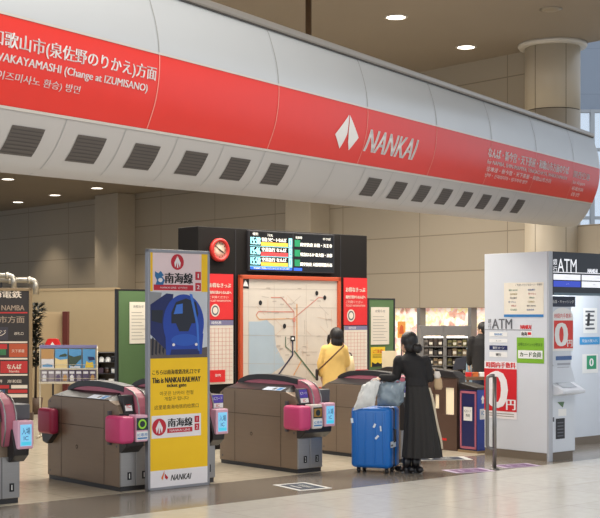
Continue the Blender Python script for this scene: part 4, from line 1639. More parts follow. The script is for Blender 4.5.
def floor_sticker(pts, label, m_edge, m_mid, txt):
    P = [ground(*p) for p in pts]
    c = sum(P, Vector()) / 4
    a = (P[1] - P[0]).normalized()
    bdir = (P[3] - P[0]).normalized()
    w = ((P[1] - P[0]).length + (P[2] - P[3]).length) / 2
    h = ((P[3] - P[0]).length + (P[2] - P[1]).length) / 2
    u = a
    vdir = (bdir - u * bdir.dot(u)).normalized()
    o = thing('floor_sticker', label, 'floor sticker', (c.x, c.y, 0.0015), 0)
    b = MB()
    F = Frame(-u * w / 2 - vdir * h / 2, u, vdir)
    b.rect(F, 0, 0, w, h, m_edge, 0.001)
    b.rect(F, w * 0.1, h * 0.12, w * 0.9, h * 0.88, m_mid, 0.002)
    b.text(F, txt, w * 0.28, h * 0.48, w * 0.72, h * 0.70, m_edge, 0.003)
    b.rect(F, w * 0.3, h * 0.28, w * 0.7, h * 0.34, m_edge, 0.003)
    b.build('print', o)


stw = mat('sticker_white', (226, 226, 222), 0.4)
floor_sticker([(275.5, 485.5), (304, 491.8), (329, 487.6), (301, 482)], 'white edged navy floor sticker before the middle gate', stw, mat('sticker_navy', (44, 60, 78), 0.4), '南海線')
floor_sticker([(447, 471), (463, 474.5), (491, 470.3), (474, 467.2)], 'purple and white floor sticker nearer the woman in black', mat('sticker_lilac', (206, 188, 214), 0.4), mat('sticker_purple', (112, 72, 120), 0.4), 'JR線')
floor_sticker([(496, 466.2), (512, 469.2), (537, 465.4), (521, 462.6)], 'purple and white floor sticker before the white booth', mat('sticker_lilac', (206, 188, 214), 0.4), mat('sticker_purple', (112, 72, 120), 0.4), 'JR線')
floor_sticker([(419, 459.5), (428, 463), (463, 458), (452, 455)], 'dark navy and white floor mat beside the long black skirt', stw, mat('sticker_navy', (44, 60, 78), 0.4), '南海線')

# ================================================================== left background
# directory sign
DY = 22.0
o = thing('directory_sign', 'tall dark directory sign with red line panels at the left edge', 'sign', (at(31.5, 316, DY).x, DY, 0), math.radians(6))
d_fr = mat('directory_frame', (136, 116, 88), 0.4, 0.3)
ww = 1.25
tz = EYE - (288 - HY) / F_PX * DY
b = MB()
b.box((-0.045, 0, 0.0), (0.0, 0.16, tz), d_fr, 0.006)
b.box((-ww, 0, 0.0), (-ww + 0.045, 0.16, tz), d_fr, 0.006)
b.box((-ww, 0, tz - 0.05), (0, 0.16, tz), d_fr, 0.006)
b.box((-ww, -0.02, 0.0), (0.02, 0.18, 0.14), mat('directory_base', (70, 54, 44), 0.5), 0.006)
b.build('frame', o)
S = Frame((-ww + 0.045, 0.02, 0), (1, 0, 0), UP)
pw = ww - 0.09


def dz(y):
    return EYE - (y - HY) / F_PX * DY


b = MB()
b.box((-ww + 0.04, 0.02, 0.13), (-0.04, 0.14, tz - 0.04), mat('directory_black', (40, 34, 32), 0.45))
xl = lambda x: pw + (x - 29.5) / F_PX * DY      # from a column seen in the picture to the panel's own x
wt = mat('directory_white', (216, 204, 190), 0.5)
rows = [(301, 311), (313, 322), (324, 336.5), (338.5, 341), (343, 355), (357.5, 368), (370.5, 372.5), (374.5, 379.5), (381, 386), (388, 393), (395, 400)]
b.text(S, '南海電鉄', xl(-16), dz(298), xl(22), dz(290.5), wt, 0.003, bold=0.02)
dr = mat('directory_red', (176, 40, 40), 0.45)
do = mat('directory_orange', (170, 76, 44), 0.45)
for (y0_, y1_), tx in (((304, 311), '難波方面 NAMBA'), ((316, 323), '和歌山市方面')):
    b.text(S, tx, xl(-26), dz(y1_), xl(25), dz(y0_), mat('directory_tan', (150, 132, 116), 0.5), 0.003, bold=0.01)
b.rect(S, xl(-30), dz(313.4), xl(28), dz(312), dr)
b.rect(S, xl(-30), dz(340), xl(9), dz(327), mat('directory_slate', (54, 50, 60), 0.45))
b.text(S, 'ラウンジ', xl(-24), dz(336), xl(7), dz(330), wt, 0.004)
b.text(S, '改札口', xl(15), dz(335), xl(24), dz(332), wt, 0.004)
b.rect(S, xl(-30), dz(343), xl(28), dz(341.4), wt)
b.rect(S, xl(-30), dz(349), xl(8), dz(344), dr)
b.rect(S, xl(-30), dz(355), xl(7), dz(349), mat('directory_green', (50, 110, 70), 0.45))
b.rect(S, xl(10), dz(357), xl(28), dz(343.6), do)
b.text(S, '天下茶屋', xl(12.5), dz(352.5), xl(25), dz(349.3), wt, 0.004)
b.rect(S, xl(-30), dz(359.5), xl(28), dz(357.8), wt)
b.rect(S, xl(1.5), dz(373), xl(28), dz(361), dr)
b.text(S, 'なんば', xl(8), dz(369), xl(22), dz(364), wt, 0.004, bold=0.02)
b.text(S, 'Namba', xl(10), dz(372.4), xl(20), dz(370), wt, 0.004)
b.rect(S, xl(-30), dz(375.6), xl(28), dz(374), wt)
b.text(S, '新今宮　堺　岸和田', xl(-24), dz(383), xl(26), dz(379.5), wt, 0.004)
for k, (y0_, m) in enumerate(((385, dr), (389.5, mat('directory_navy', (50, 66, 100), 0.45)), (394, do))):
    b.rect(S, xl(-30), dz(y0_ + 3.4), xl(10 - k * 4), dz(y0_), m)
    b.rect(S, xl(12 - k * 3), dz(y0_ + 3.4), xl(28), dz(y0_), (wt, dr, wt)[k])
b.build('panel', o)

# cream shop partition with a dark red post
PY = 27.0
pt = mat('partition_cream', (176, 158, 126), 0.65, var=0.03)
o = thing('shop_partition', 'tall cream partition behind the brochure rack', 'partition', (at(75, 316, PY).x, PY, 0), math.radians(-30))
b = MB()
b.box((-1.9, 0, 0), (1.1, 0.12, 2.36), pt, 0.004)
b.box((-1.9, -0.01, 2.34), (1.1, 0.13, 2.39), mat('partition_cap', (176, 156, 124), 0.6))
b.build('panel', o)
o = thing('cream_cabinet', 'lower cream cabinet in front of the partition, between the directory sign and red post', 'cabinet', (at(47, 316, 25.2).x, 25.2, 0), math.radians(-8))
b = MB()
zt = EYE - (312 - HY) / F_PX * 25.2
b.box((-0.36, 0, 0), (0.32, 0.4, zt), mat('cabinet_cream', (192, 170, 134), 0.6, var=0.02), 0.006)
b.build('body', o)
dr_ = MB().box((-0.34, -0.012, 0.9), (0.30, 0, zt - 0.03), mat('cabinet_cream', (192, 170, 134), 0.6), 0.004).build('door', o)
MB().box((0.24, -0.03, 1.2), (0.26, -0.012, 1.34), darkm, 0.004).build('handle', dr_)
o = thing('dark_red_post', 'dark red square post beside the cream cabinet', 'post', (at(65, 316, 25.0).x, 25.0, 0), math.radians(-8))
MB().box((-0.055, 0, 0.06), (0.055, 0.11, zt + 0.01), mat('post_red', (92, 40, 34), 0.5), 0.005).build('shaft', o)
MB().box((-0.08, -0.025, 0), (0.08, 0.135, 0.06), darkm, 0.005).build('foot', o)
o = thing('red_shop_sign', 'small red rounded sign with white mark above the brochure rack', 'sign', (at(52.5, 316, 24.6).x, 24.6, 0))
z0, z1 = EYE - (350 - HY) / F_PX * 24.6, EYE - (338.5 - HY) / F_PX * 24.6
b = MB()
pr = [(-0.145, z0), (0.145, z0), (0.145, z0 + 0.12), (0.10, z1 - 0.01), (0.06, z1), (-0.06, z1), (-0.10, z1 - 0.01), (-0.145, z0 + 0.12)]
b.prism(pr, 0, 0.08, red, 'y', 0.008)
b.poly(Frame((0, 0, 0), (1, 0, 0), UP), [(-0.06, z0 + 0.06), (0.0, z0 + 0.16), (0.05, z0 + 0.08), (0.02, z0 + 0.05)], white, 0.003)
b.build('plate', o)
MB().tube([(0, 0.05, 0), (0, 0.05, z0)], 0.02, darkm).build('pole', o)
MB().lathe([(0.13, 0), (0.13, 0.02), (0.02, 0.03)], (0, 0.05, 0), darkm, 20).build('foot', o)

# silver ducts on top of the partition
sl = mat('duct_silver', (186, 180, 168), 0.3, 0.7)
PX = lambda x, Y: (x - 300) / F_PX * Y
for lab, y_, x1_, r_ in (('upper silver duct with a bent end above the directory sign', 275.5, 14, 0.055), ('lower silver duct with a bent end above the directory sign', 280, 36, 0.06)):
    Y = 26.4 if x1_ < 20 else 26.85
    z = EYE - (y_ - HY) / F_PX * Y
    xe = PX(x1_, Y)
    o = thing('silver_duct', lab, 'duct', (xe, Y, z), 0, 'silver ducts above the directory sign')
    pts = [(-2.2, 0, 0)] + [(-0.12 + 0.12 * math.sin(a), 0, -0.12 + 0.12 * math.cos(a)) for a in [PI / 2 * k / 8 for k in range(9)]] + [(0, 0, -0.30 if r_ > 0.056 else -0.26)]
    MB().tube(pts, r_, sl, 14).build('pipe', o)
    for k, x in enumerate((-0.14, -0.55, -1.2)):
        MB().lathe([(r_, -0.03), (r_ + 0.018, -0.03), (r_ + 0.018, 0.03), (r_, 0.03)], (x, 0, 0), sl, 16, axis='x').build('collar', o)
    MB().box((-0.75, -0.02, -0.45), (-0.71, 0.02, 0), darkm).build('bracket', o)

# dark bushy plant
PLY = 23.5
zt_ = EYE - (303 - HY) / F_PX * PLY
o = thing('potted_plant', 'dark bushy plant right beside the directory sign', 'plant', (at(35.5, 316, PLY).x, PLY, 0))
MB().lathe([(0.10, 0), (0.14, 0.3), (0.13, 0.3), (0.12, 0.27)], (0, 0, 0), mat('pot_brown', (80, 60, 46), 0.6), 20).build('pot', o)
MB().tube([(0, 0, 0.27), (0.01, 0, 1.0), (0, 0, 1.6)], [0.025, 0.02, 0.012], mat('stem_brown', (60, 46, 34), 0.7), 8).build('stem', o)
lf = MB()
rp = random.Random(11)
leaf = mat('leaf_dark', (44, 44, 34), 0.6)
for k in range(620):
    z = rp.uniform(0.85, zt_ - 0.02)
    rr = 0.13 * (0.6 + 0.45 * math.sin((z - 1.0) * 9)) + 0.02
    a = rp.uniform(0, 2 * PI)
    r_ = rr * rp.uniform(0.3, 1)
    c = Vector((r_ * math.cos(a), r_ * math.sin(a), z))
    d = Vector((math.cos(a), math.sin(a), rp.uniform(-0.4, 0.9))).normalized()
    sd = d.cross(UP).normalized() * 0.034
    up = sd.cross(d).normalized() * 0.008
    lf.add([c, c + d * 0.05 + sd + up, c + d * 0.11, c + d * 0.05 - sd + up], [(0, 1, 2, 3)], leaf)
lf.build('foliage', o)

# brochure rack
BY = 19.0
bx0 = PX(40, BY)
o = thing('brochure_rack', 'pale wire brochure rack behind the leftmost whole gate', 'brochure rack', (bx0, BY, 0), 0.0)
rk = mat('rack_cream', (206, 196, 176), 0.5)
bw_ = (97 - 40) / F_PX * BY


def bz_(y):
    return EYE - (y - HY) / F_PX * BY


b = MB()
for x in (0, bw_):
    b.tube([(x, 0, 0.02), (x, 0, bz_(346))], 0.012, rk, 8)
    b.tube([(x, -0.2, 0.02), (x, 0.22, 0.02)], 0.014, rk, 8)
b.tube([(0, 0, 0.25), (bw_, 0, 0.25)], 0.010, rk, 8)
b.build('stand', o)
b = MB()
b.box((0, -0.03, bz_(348)), (bw_, 0.01, bz_(345)), mat('rack_header', (128, 124, 168), 0.5))
b.build('header', o)
b = MB()
b.box((0, -0.01, bz_(383)), (bw_, 0.02, bz_(348)), mat('rack_back', (170, 160, 146), 0.6))
b.build('back_panel', o)
for i, (ya, yb) in enumerate(((383.5, 381.5), (369.5, 368))):
    b = MB()
    b.box((0, -0.09 + 0.03 * i, bz_(ya)), (bw_, 0.0, bz_(yb)), rk, 0.003)
    b.tube([(0, -0.085 + 0.03 * i, bz_(yb) + 0.05), (bw_, -0.085 + 0.03 * i, bz_(yb) + 0.05)], 0.004, rk, 6)
    b.build('shelf', o)


def brochure(x0, x1, ya, yb, lab, pic):
    t = thing('brochure', lab, 'brochure', (bx0 + math.cos(0.0) * (x0 + x1) / 2 + 0.045 * math.sin(0.0), BY - 0.045 + math.sin(0.0) * (x0 + x1) / 2, bz_(yb)), 0.0, 'brochures in the wire rack')
    w, h = x1 - x0, bz_(ya) - bz_(yb)
    b = MB()
    b.box((-w / 2, -0.004, 0), (w / 2, 0.012, h), pic[0], 0.001)
    S = Frame((-w / 2, -0.004, 0), (1, 0, 0), UP)
    for m, pts in pic[1:]:
        b.poly(S, [(x * w, y * h) for x, y in pts], m, 0.0015 + 0.0005 * len(pts))
    b.build('cover', t)


c_sky, c_sand, c_tan, c_y, c_w2, c_d = (mat('cover_sky', (86, 152, 206), 0.4), mat('cover_sand', (226, 204, 150), 0.4), mat('cover_tan', (186, 142, 88), 0.4),
                                         mat('cover_yellow', (226, 196, 60), 0.4), mat('cover_white', (220, 218, 222), 0.4), mat('cover_dark', (92, 78, 108), 0.4))
c_g = mat('cover_dark_green', (56, 74, 60), 0.4)
c_gr = mat('cover_grey', (150, 140, 150), 0.4)
tops = [('brochure with a tan top and pale bottom, upper left in the rack', (c_w2, (c_tan, [(0, 0.5), (1, 0.5), (1, 1), (0, 1)]), (c_sky, [(0.1, 0.1), (0.9, 0.1), (0.9, 0.2), (0.5, 0.25), (0.1, 0.2)]))),
        ('brochure with blue sky over pale sand, upper row second from the left', (c_sky, (c_sand, [(0, 0), (1, 0), (1, 0.5), (0.4, 0.45), (0, 0.55)]), (c_g, [(0.3, 0.6), (0.9, 0.62), (1, 0.7), (0.8, 0.78), (0.4, 0.7)]))),
        ('brochure with blue sky and dark cliff, upper row third from the left', (c_sky, (c_g, [(0, 0.2), (0.4, 0.1), (0.8, 0.4), (1, 0.5), (1, 0.7), (0.4, 0.6), (0, 0.7)]), (c_w2, [(0.1, 0.05), (0.9, 0.05), (0.9, 0.12), (0.1, 0.12)]))),
        ('brochure with blue sky and yellow figures, upper right in the rack', (c_sky, (c_y, [(0.2, 0.05), (0.9, 0.05), (0.8, 0.35), (0.5, 0.3), (0.3, 0.4)]), (navy, [(0.5, 0.4), (1, 0.45), (0.9, 0.6), (0.4, 0.62)])))]
for i, (lab, pic) in enumerate(tops):
    x = 0.03 + i * (bw_ - 0.03) / 4
    brochure(x, x + (bw_ - 0.03) / 4 - 0.02, 349, 368.5, lab, pic)
for i in range(8):
    x = 0.03 + i * (bw_ - 0.03) / 8
    nm = ('first', 'second', 'third', 'fourth', 'fifth', 'sixth', 'seventh', 'eighth')[i]
    pic = (c_d if i > 3 else c_gr, (c_w2, [(0.1, 0.7), (0.9, 0.7), (0.9, 0.9), (0.1, 0.9)]), ((c_w2, c_tan, c_d, c_gr)[(i * 3) % 4], [(0.2, 0.1), (0.8, 0.1), (0.8, 0.5), (0.5, 0.65), (0.2, 0.5)]))
    brochure(x, x + (bw_ - 0.03) / 8 - 0.012, 370, 381.8, '%s %s leaflet from the left in the lower row of the rack' % (nm, 'purple' if i > 3 else 'pale grey'), pic)

# dark shop shelf with white goods behind the brochure rack
SY = 21.5
sx0, sx1 = PX(96.5, SY), PX(117, SY)
o = thing('goods_shelf', 'dark open shelf of small goods between the brochure rack and green board', 'shelf', (sx0, SY, 0))
sw_ = sx1 - sx0
sz = lambda y: EYE - (y - HY) / F_PX * SY
b = MB()
for x in (0, sw_):
    b.box((x - 0.012, 0, 0), (x + 0.012, 0.3, sz(352)), darkm)
b.box((0, 0.28, 0), (sw_, 0.3, sz(352)), mat('shelf_back', (112, 96, 76), 0.6))
b.build('frame', o)
levels = [sz(352.5), sz(362), sz(373.5), sz(384.5)]
for z in levels:
    MB().box((0, 0, z - 0.012), (sw_, 0.29, z), darkm).build('shelf_board', o)
goods = [(0.07, 1, 'white folded cap on the upper shelf, left', white, 0), (0.18, 1, 'white folded cap on the upper shelf, right', white, 0), (0.27, 1, 'dark round tin on the upper shelf', darkm, 1),
         (0.06, 2, 'dark purple box on the middle shelf', mat('box_purple', (70, 52, 70), 0.5), 2), (0.16, 2, 'dark brown round tin on the middle shelf', mat('tin_brown', (72, 50, 40), 0.4), 1), (0.27, 2, 'white round tin on the middle shelf', white, 1),
         (0.08, 3, 'grey box on the lowest visible shelf', greytxt, 2), (0.24, 3, 'white box on the lowest visible shelf', white, 2)]
for x, lv, lab, m, kd in goods:
    nm = ('folded_cap', 'round_tin', 'goods_box')[kd]
    t = thing(nm, lab, ('cap', 'tin', 'box')[kd], (sx0 + x, SY + 0.1, levels[lv] + 0.001), 0, 'goods on the dark shelf')
    if kd == 0:
        MB().lathe([(0.05, 0), (0.052, 0.03), (0.04, 0.07), (0.015, 0.085)], (0, 0, 0), m, 20).build('crown', t)
        MB().prism([(-0.04, -0.03), (0.04, -0.03), (0.03, -0.085), (-0.03, -0.085)], 0, 0.008, m, 'z').build('brim', t)
    elif kd == 1:
        MB().lathe([(0.035, 0), (0.04, 0.008), (0.04, 0.075)], (0, 0, 0), m, 20).build('can', t)
        MB().lathe([(0.041, 0.076), (0.041, 0.09), (0.034, 0.094)], (0, 0, 0), greytxt, 20).build('lid', t)
    else:
        MB().box((-0.045, -0.04, 0), (0.045, 0.04, 0.085), m, 0.004).build('carton', t)
        MB().box((-0.047, -0.042, 0.07), (0.047, 0.042, 0.09), m, 0.004).build('lid', t)

# ================================================================== right background: two-bay souvenir rack
KY = 22.5
kx = lambda x: PX(x, KY)
kz = lambda y: EYE - (y - HY) / F_PX * KY
k_grey = mat('kiosk_grey', (118, 116, 116), 0.5)
k_dark = mat('kiosk_dark', (62, 56, 52), 0.6)
o = thing('souvenir_rack', 'grey two bay souvenir rack behind the woman in black', 'display rack', (kx(421), KY, 0))
off = kx(421)
b = MB()
for x in (422, 445, 469.5):
    b.box((kx(x) - off - 0.03, 0, 0), (kx(x) - off + 0.03, 0.4, kz(325.5)), k_grey, 0.004)
b.build('upright', o)
for xa, xb in ((423.5, 443.5), (446.5, 468)):
    MB().box((kx(xa) - off, -0.01, kz(335.5)), (kx(xb) - off, 0.38, kz(326)), k_grey, 0.004).build('header', o)
    MB().box((kx(xa) - off, 0.02, kz(338)), (kx(xb) - off, 0.05, kz(336.2)), mat('rack_lamp', (246, 244, 236), 0.4, emit=1.6)).build('strip_light', o)
    MB().box((kx(xa) - off, 0.36, 0.1), (kx(xb) - off, 0.39, kz(337)), mat('rack_rear', (104, 94, 82), 0.6)).build('back_panel', o)
lv = [346.5, 356, 365.5, 375, 385, 395]
for y in lv:
    MB().box((kx(422) - off, 0.0, kz(y) - 0.012), (kx(469) - off, 0.37, kz(y)), k_grey).build('shelf_board', o)
rk3 = random.Random(21)
pal = [('tan', (146, 126, 100)), ('grey', (120, 112, 106)), ('cream', (176, 162, 136)), ('dark brown', (70, 56, 48)), ('olive', (118, 112, 72)), ('charcoal', (56, 54, 54))]
cnt = {}
for r_, y in enumerate(lv[:5]):
    for bay, (xa, xb) in enumerate(((424, 443), (447.5, 467.5))):
        for c_ in range(4):
            cn, cc = pal[rk3.randrange(6)]
            x = kx(xa + (xb - xa) * (c_ + 0.5) / 4)
            row = ('top', 'second', 'third', 'fourth', 'lowest')[r_]
            side = ('left', 'right')[bay]
            colw = ('first', 'second', 'third', 'fourth')[c_]
            t = thing('souvenir_pack', '%s packet, %s from the left on the %s shelf of the rack\'s %s bay' % (cn, colw, row, side), 'packet', (x, KY + 0.08, kz(y) + 0.001), 0, 'packets in the souvenir rack')
            hh = rk3.uniform(0.10, 0.135)
            b = MB()
            m = mat('packet_' + cn.replace(' ', '_'), cc, 0.5)
            b.box((-0.036, -0.03, 0), (0.036, 0.03, hh), m, 0.006)
            S = Frame((-0.036, -0.03, 0), (1, 0, 0), UP)
            b.rect(S, 0.008, hh * 0.25, 0.064, hh * 0.62, cream if c_ % 2 else k_dark)
            b.build('carton', t)
# hanging fronts: dark panel and pale blue cloth on the rack, low table with red boxes
o = thing('leaning_board', 'dark slanting board leaning on the right bay of the souvenir rack', 'board', (kx(459), KY - 0.02, kz(370)), 0)
MB().prism([(-0.12, 0.0), (0.10, 0.02), (0.13, 0.24), (-0.07, 0.20)], -0.06, -0.03, mat('panel_charcoal', (58, 60, 72), 0.5), 'y', 0.004).build('plate', o)
MB().box((-0.02, -0.03, 0.02), (0.02, 0.0, 0.18), darkm).build('backing', o)
CYY = 22.3
o = thing('pale_blue_cloth', 'pale blue cloth hanging at the right end of the souvenir rack', 'cloth', (PX(468.5, CYY), CYY, 0.02))
zc = EYE - (349 - HY) / F_PX * CYY
v, f = [], []
for j in range(16):
    for i in range(13):
        x = -0.055 + 0.11 * i / 12 * (0.5 + 0.5 * (1 - j / 15) + 0.25)
        v.append((x * (0.4 + 0.8 * (1 - j / 15)), 0.02 * math.sin(i * 1.7 + j * 0.2), 0.4 + (zc - 0.4) * j / 15))
for j in range(15):
    for i in range(12):
        f.append((j * 13 + i, j * 13 + i + 1, j * 13 + 14 + i, j * 13 + 13 + i))
cl = MB()
cl.add(v, f, mat('cloth_pale_blue', (164, 196, 216), 0.7), True)
c_o = cl.build('fabric', o)
sd = c_o.modifiers.new('thickness', 'SOLIDIFY')
sd.thickness = 0.012
MB().tube([(0, 0.02, 0), (0, 0.02, zc + 0.02)], 0.012, darkm).build('pole', o)
TY = 20.6
tx0 = PX(466, TY)
tzt = EYE - (377 - HY) / F_PX * TY
o = thing('goods_table', 'low brown table in front of the man in black', 'table', (tx0, TY, 0))
MB().box((0, 0, tzt - 0.05), (0.55, 0.5, tzt), mat('table_brown', (104, 74, 52), 0.5), 0.005).build('table_top', o)
for x in (0.03, 0.52):
    for y in (0.03, 0.47):
        MB().box((x - 0.02, y - 0.02, 0), (x + 0.02, y + 0.02, tzt - 0.05), mat('table_brown', (104, 74, 52), 0.5)).build('leg', o)
for i, (x, m, cn) in enumerate(((0.06, red, 'red'), (0.17, mat('box_orange', (206, 110, 50), 0.5), 'orange'), (0.28, white, 'white'))):
    t = thing('gift_box', '%s gift box on the low brown table left of the booth' % cn, 'box', (tx0 + x, TY + 0.15, tzt + 0.001), 0, 'gift boxes on the low table')
    MB().box((-0.045, -0.05, 0), (0.045, 0.05, 0.06), m, 0.004).build('carton', t)
    MB().box((-0.047, -0.052, 0.05), (0.047, 0.052, 0.07), m, 0.004).build('lid', t)
# orange poster seen over the woman's head
OY = 24.5
q_ = at(401.5, 334, OY)
o = thing('orange_poster', 'small orange poster on a stand just above the head of the woman in black', 'poster', (q_.x, OY, 0))
zp0, zp1 = EYE - (338 - HY) / F_PX * OY, EYE - (321.5 - HY) / F_PX * OY
b = MB()
b.box((-0.075, 0, zp0), (0.075, 0.01, zp1), mat('poster_orange', (222, 150, 70), 0.5))
S = Frame((-0.075, 0, zp0), (1, 0, 0), UP)
b.poly(S, [(0.03, 0.08), (0.12, 0.08), (0.11, 0.22), (0.07, 0.26), (0.04, 0.2)], mat('poster_deep_orange', (196, 88, 40), 0.5))
b.build('sheet', o)
MB().tube([(0, 0.02, 0), (0, 0.02, zp0 + 0.1)], 0.012, darkm).build('pole', o)
MB().lathe([(0.13, 0), (0.13, 0.015), (0.012, 0.025)], (0, 0.02, 0), darkm, 20).build('foot', o)

# ================================================================== suitcase and bags
SP = ground(374.5, 473.6)
s_blue = mat('case_blue', (12, 102, 184), 0.35, var=0.05)
s_bl2 = mat('case_blue_groove', (14, 66, 134), 0.4)
SUITR = math.radians(-24)
cw, cd, ch = 0.48, 0.36, 0.755
ctr = SP + Vector((0.02, 0.16, 0))
suit = thing('suitcase', 'large bright blue hard shell suitcase with white stickers before the gate', 'suitcase', (ctr.x, ctr.y, 0), SUITR)
b = MB()
b.box((-cw / 2, -cd / 2, 0.06), (cw / 2, -0.012, ch), s_blue, 0.05, 5, smooth=True)
b.build('front_shell', suit)
b = MB()
b.box((-cw / 2, 0.012, 0.06), (cw / 2, cd / 2, ch), s_blue, 0.05, 5, smooth=True)
b.build('back_shell', suit)
MB().box((-cw / 2 + 0.006, -0.02, 0.066), (cw / 2 - 0.006, 0.02, ch - 0.006), darkm, 0.03, 3).build('zip_band', suit)
for x in (-0.165, -0.06, 0.06, 0.165):
    MB().box((x - 0.012, -cd / 2 - 0.008, 0.12), (x + 0.012, -cd / 2 + 0.01, ch - 0.06), s_blue, 0.006, 3, smooth=True).build('rib', suit)
for x in (-0.17, 0.17):
    for y in (-0.09, 0.09):
        b = MB()
        b.box((x - 0.02, y - 0.018, 0.045), (x + 0.02, y + 0.018, 0.075), darkm, 0.005)
        b.lathe([(0.012, -0.018), (0.026, -0.016), (0.026, 0.016), (0.012, 0.018)], (x, y, 0.026), g_dark, 18, axis='x')
        b.build('wheel', suit)
wst = mat('case_sticker', (214, 226, 236), 0.5)
CFs = Frame((-cw / 2, -cd / 2, 0), (1, 0, 0), UP)
for u, z, w_, h_, a in ((0.025, 0.60, 0.03, 0.055, 0.1), (0.30, 0.55, 0.024, 0.05, -0.5), (0.33, 0.42, 0.024, 0.055, -0.8), (0.375, 0.52, 0.018, 0.06, 0.1)):
    b = MB()
    M_ = [(-w_ / 2, -h_ / 2), (w_ / 2, -h_ / 2), (w_ / 2, h_ / 2), (-w_ / 2, h_ / 2)]
    b.poly(CFs, [(u + x * math.cos(a) - y * math.sin(a), z + x * math.sin(a) + y * math.cos(a)) for x, y in M_], wst, 0.011)
    b.build('sticker', suit)
SSs = Frame((cw / 2, -cd / 2, 0), (0, 1, 0), UP)
b = MB()
b.rect(SSs, 0.02, 0.30, 0.20, 0.37, wst, 0.004)
b.rect(SSs, 0.03, 0.315, 0.10, 0.335, greytxt, 0.006)
b.build('airline_tag', suit)
b = MB()
b.tube([(-0.09, cd / 2 - 0.03, ch - 0.04), (-0.09, cd / 2 - 0.03, ch + 0.16)], 0.009, steel, 8)
b.tube([(0.09, cd / 2 - 0.03, ch - 0.04), (0.09, cd / 2 - 0.03, ch + 0.16)], 0.009, steel, 8)
b.build('telescopic_rod', suit)
MB().box((-0.11, cd / 2 - 0.045, ch + 0.15), (0.11, cd / 2 - 0.015, ch + 0.18), g_dark, 0.01, 3).build('handle_grip', suit)
MB().tube([(cw / 2 - 0.005, -0.05, 0.36), (cw / 2 + 0.025, -0.05, 0.37), (cw / 2 + 0.025, -0.05, 0.5), (cw / 2 - 0.005, -0.05, 0.51)], 0.01, g_dark, 8).build('side_handle', suit)


def plastic_bag(name, label, loc, rz, outline, depth, m, seed, handles):
    """soft sack: outline (x, z) swells to `depth` in the middle and is crumpled by noise"""
    t = thing(name, label, 'plastic bag', loc, rz)
    bm = bmesh.new()
    vs = [bm.verts.new((x, 0, z)) for x, z in outline]
    bm.faces.new(vs)
    bmesh.ops.triangulate(bm, faces=bm.faces[:])
    bmesh.ops.subdivide_edges(bm, edges=bm.edges[:], cuts=7, use_grid_fill=True)
    xs = [p[0] for p in outline]
    zs = [p[1] for p in outline]
    bl = {v for e in bm.edges if e.is_boundary for v in e.verts}
    bverts = [v.co.copy() for v in bl]
    dup = bmesh.ops.duplicate(bm, geom=bm.verts[:] + bm.edges[:] + bm.faces[:])
    back = {g for g in dup['geom'] if isinstance(g, bmesh.types.BMVert)}
    for v in bm.verts:
        d = min((v.co - q).length for q in bverts)
        s = (min(1, d / 0.07) ** 0.6) * depth / 2
        w = noise.noise(Vector((v.co.x * 16 + seed, v.co.z * 16, 3.1 if v in back else 0.2)))
        w2 = noise.noise(Vector((v.co.x * 38 + seed, v.co.z * 38, 7.1 if v in back else 5.2)))
        v.co.y = (1 if v in back else -1) * s * (1 + 0.7 * w + 0.35 * w2)
        v.co.x += 0.012 * w2
        v.co.z += 0.012 * w
    bmesh.ops.remove_doubles(bm, verts=bm.verts[:], dist=0.0005)
    bmesh.ops.recalc_face_normals(bm, faces=bm.faces[:])
    MB().bm(bm, m, True).build('sack', t)
    for (xa, za, xb, zb, hh) in handles:
        pts = [(xa + (xb - xa) * s, 0.0, za + (zb - za) * s + hh * math.sin(PI * s)) for s in [i / 10 for i in range(11)]]
        MB().tube(pts, 0.008, m, 6).build('handle', t)
    return t


pl1 = mat('bag_clear', (226, 228, 226), 0.28, var=0.18, scale=18, alpha=0.9)
pl2 = mat('bag_grey_blue', (134, 150, 162), 0.3, var=0.22, scale=14, alpha=0.94)
top = ch + 0.006
plastic_bag('plastic_bag', 'whitish see-through plastic bag slumped over the left of the blue suitcase', (ctr.x - 0.07, ctr.y - 0.185, top - 0.06), math.radians(-12),
            [(-0.20, 0.02), (0.05, 0.08), (0.06, 0.14), (0.11, 0.35), (0.06, 0.37), (-0.02, 0.345), (-0.09, 0.31), (-0.13, 0.22), (-0.16, 0.12)], 0.10, pl1, 2.0, [(0.0, 0.35, 0.10, 0.36, 0.03)])
plastic_bag('plastic_bag', 'grey blue plastic bag on the right of the suitcase against the woman', (ctr.x + 0.16, ctr.y - 0.10, top + 0.004), math.radians(-14),
            [(-0.14, 0.0), (0.10, 0.0), (0.16, 0.05), (0.17, 0.20), (0.185, 0.295), (0.09, 0.275), (-0.02, 0.275), (-0.12, 0.26), (-0.15, 0.16)], 0.17, pl2, 9.0, [(-0.10, 0.26, -0.03, 0.27, 0.05), (0.05, 0.265, 0.13, 0.27, 0.03)])

# ================================================================== people
skin = mat('skin', (206, 164, 138), 0.5)
hair_m = mat('hair_black', (24, 21, 21), 0.45, bump=0.3, scale=60, stretch=(1, 1, 0.15))


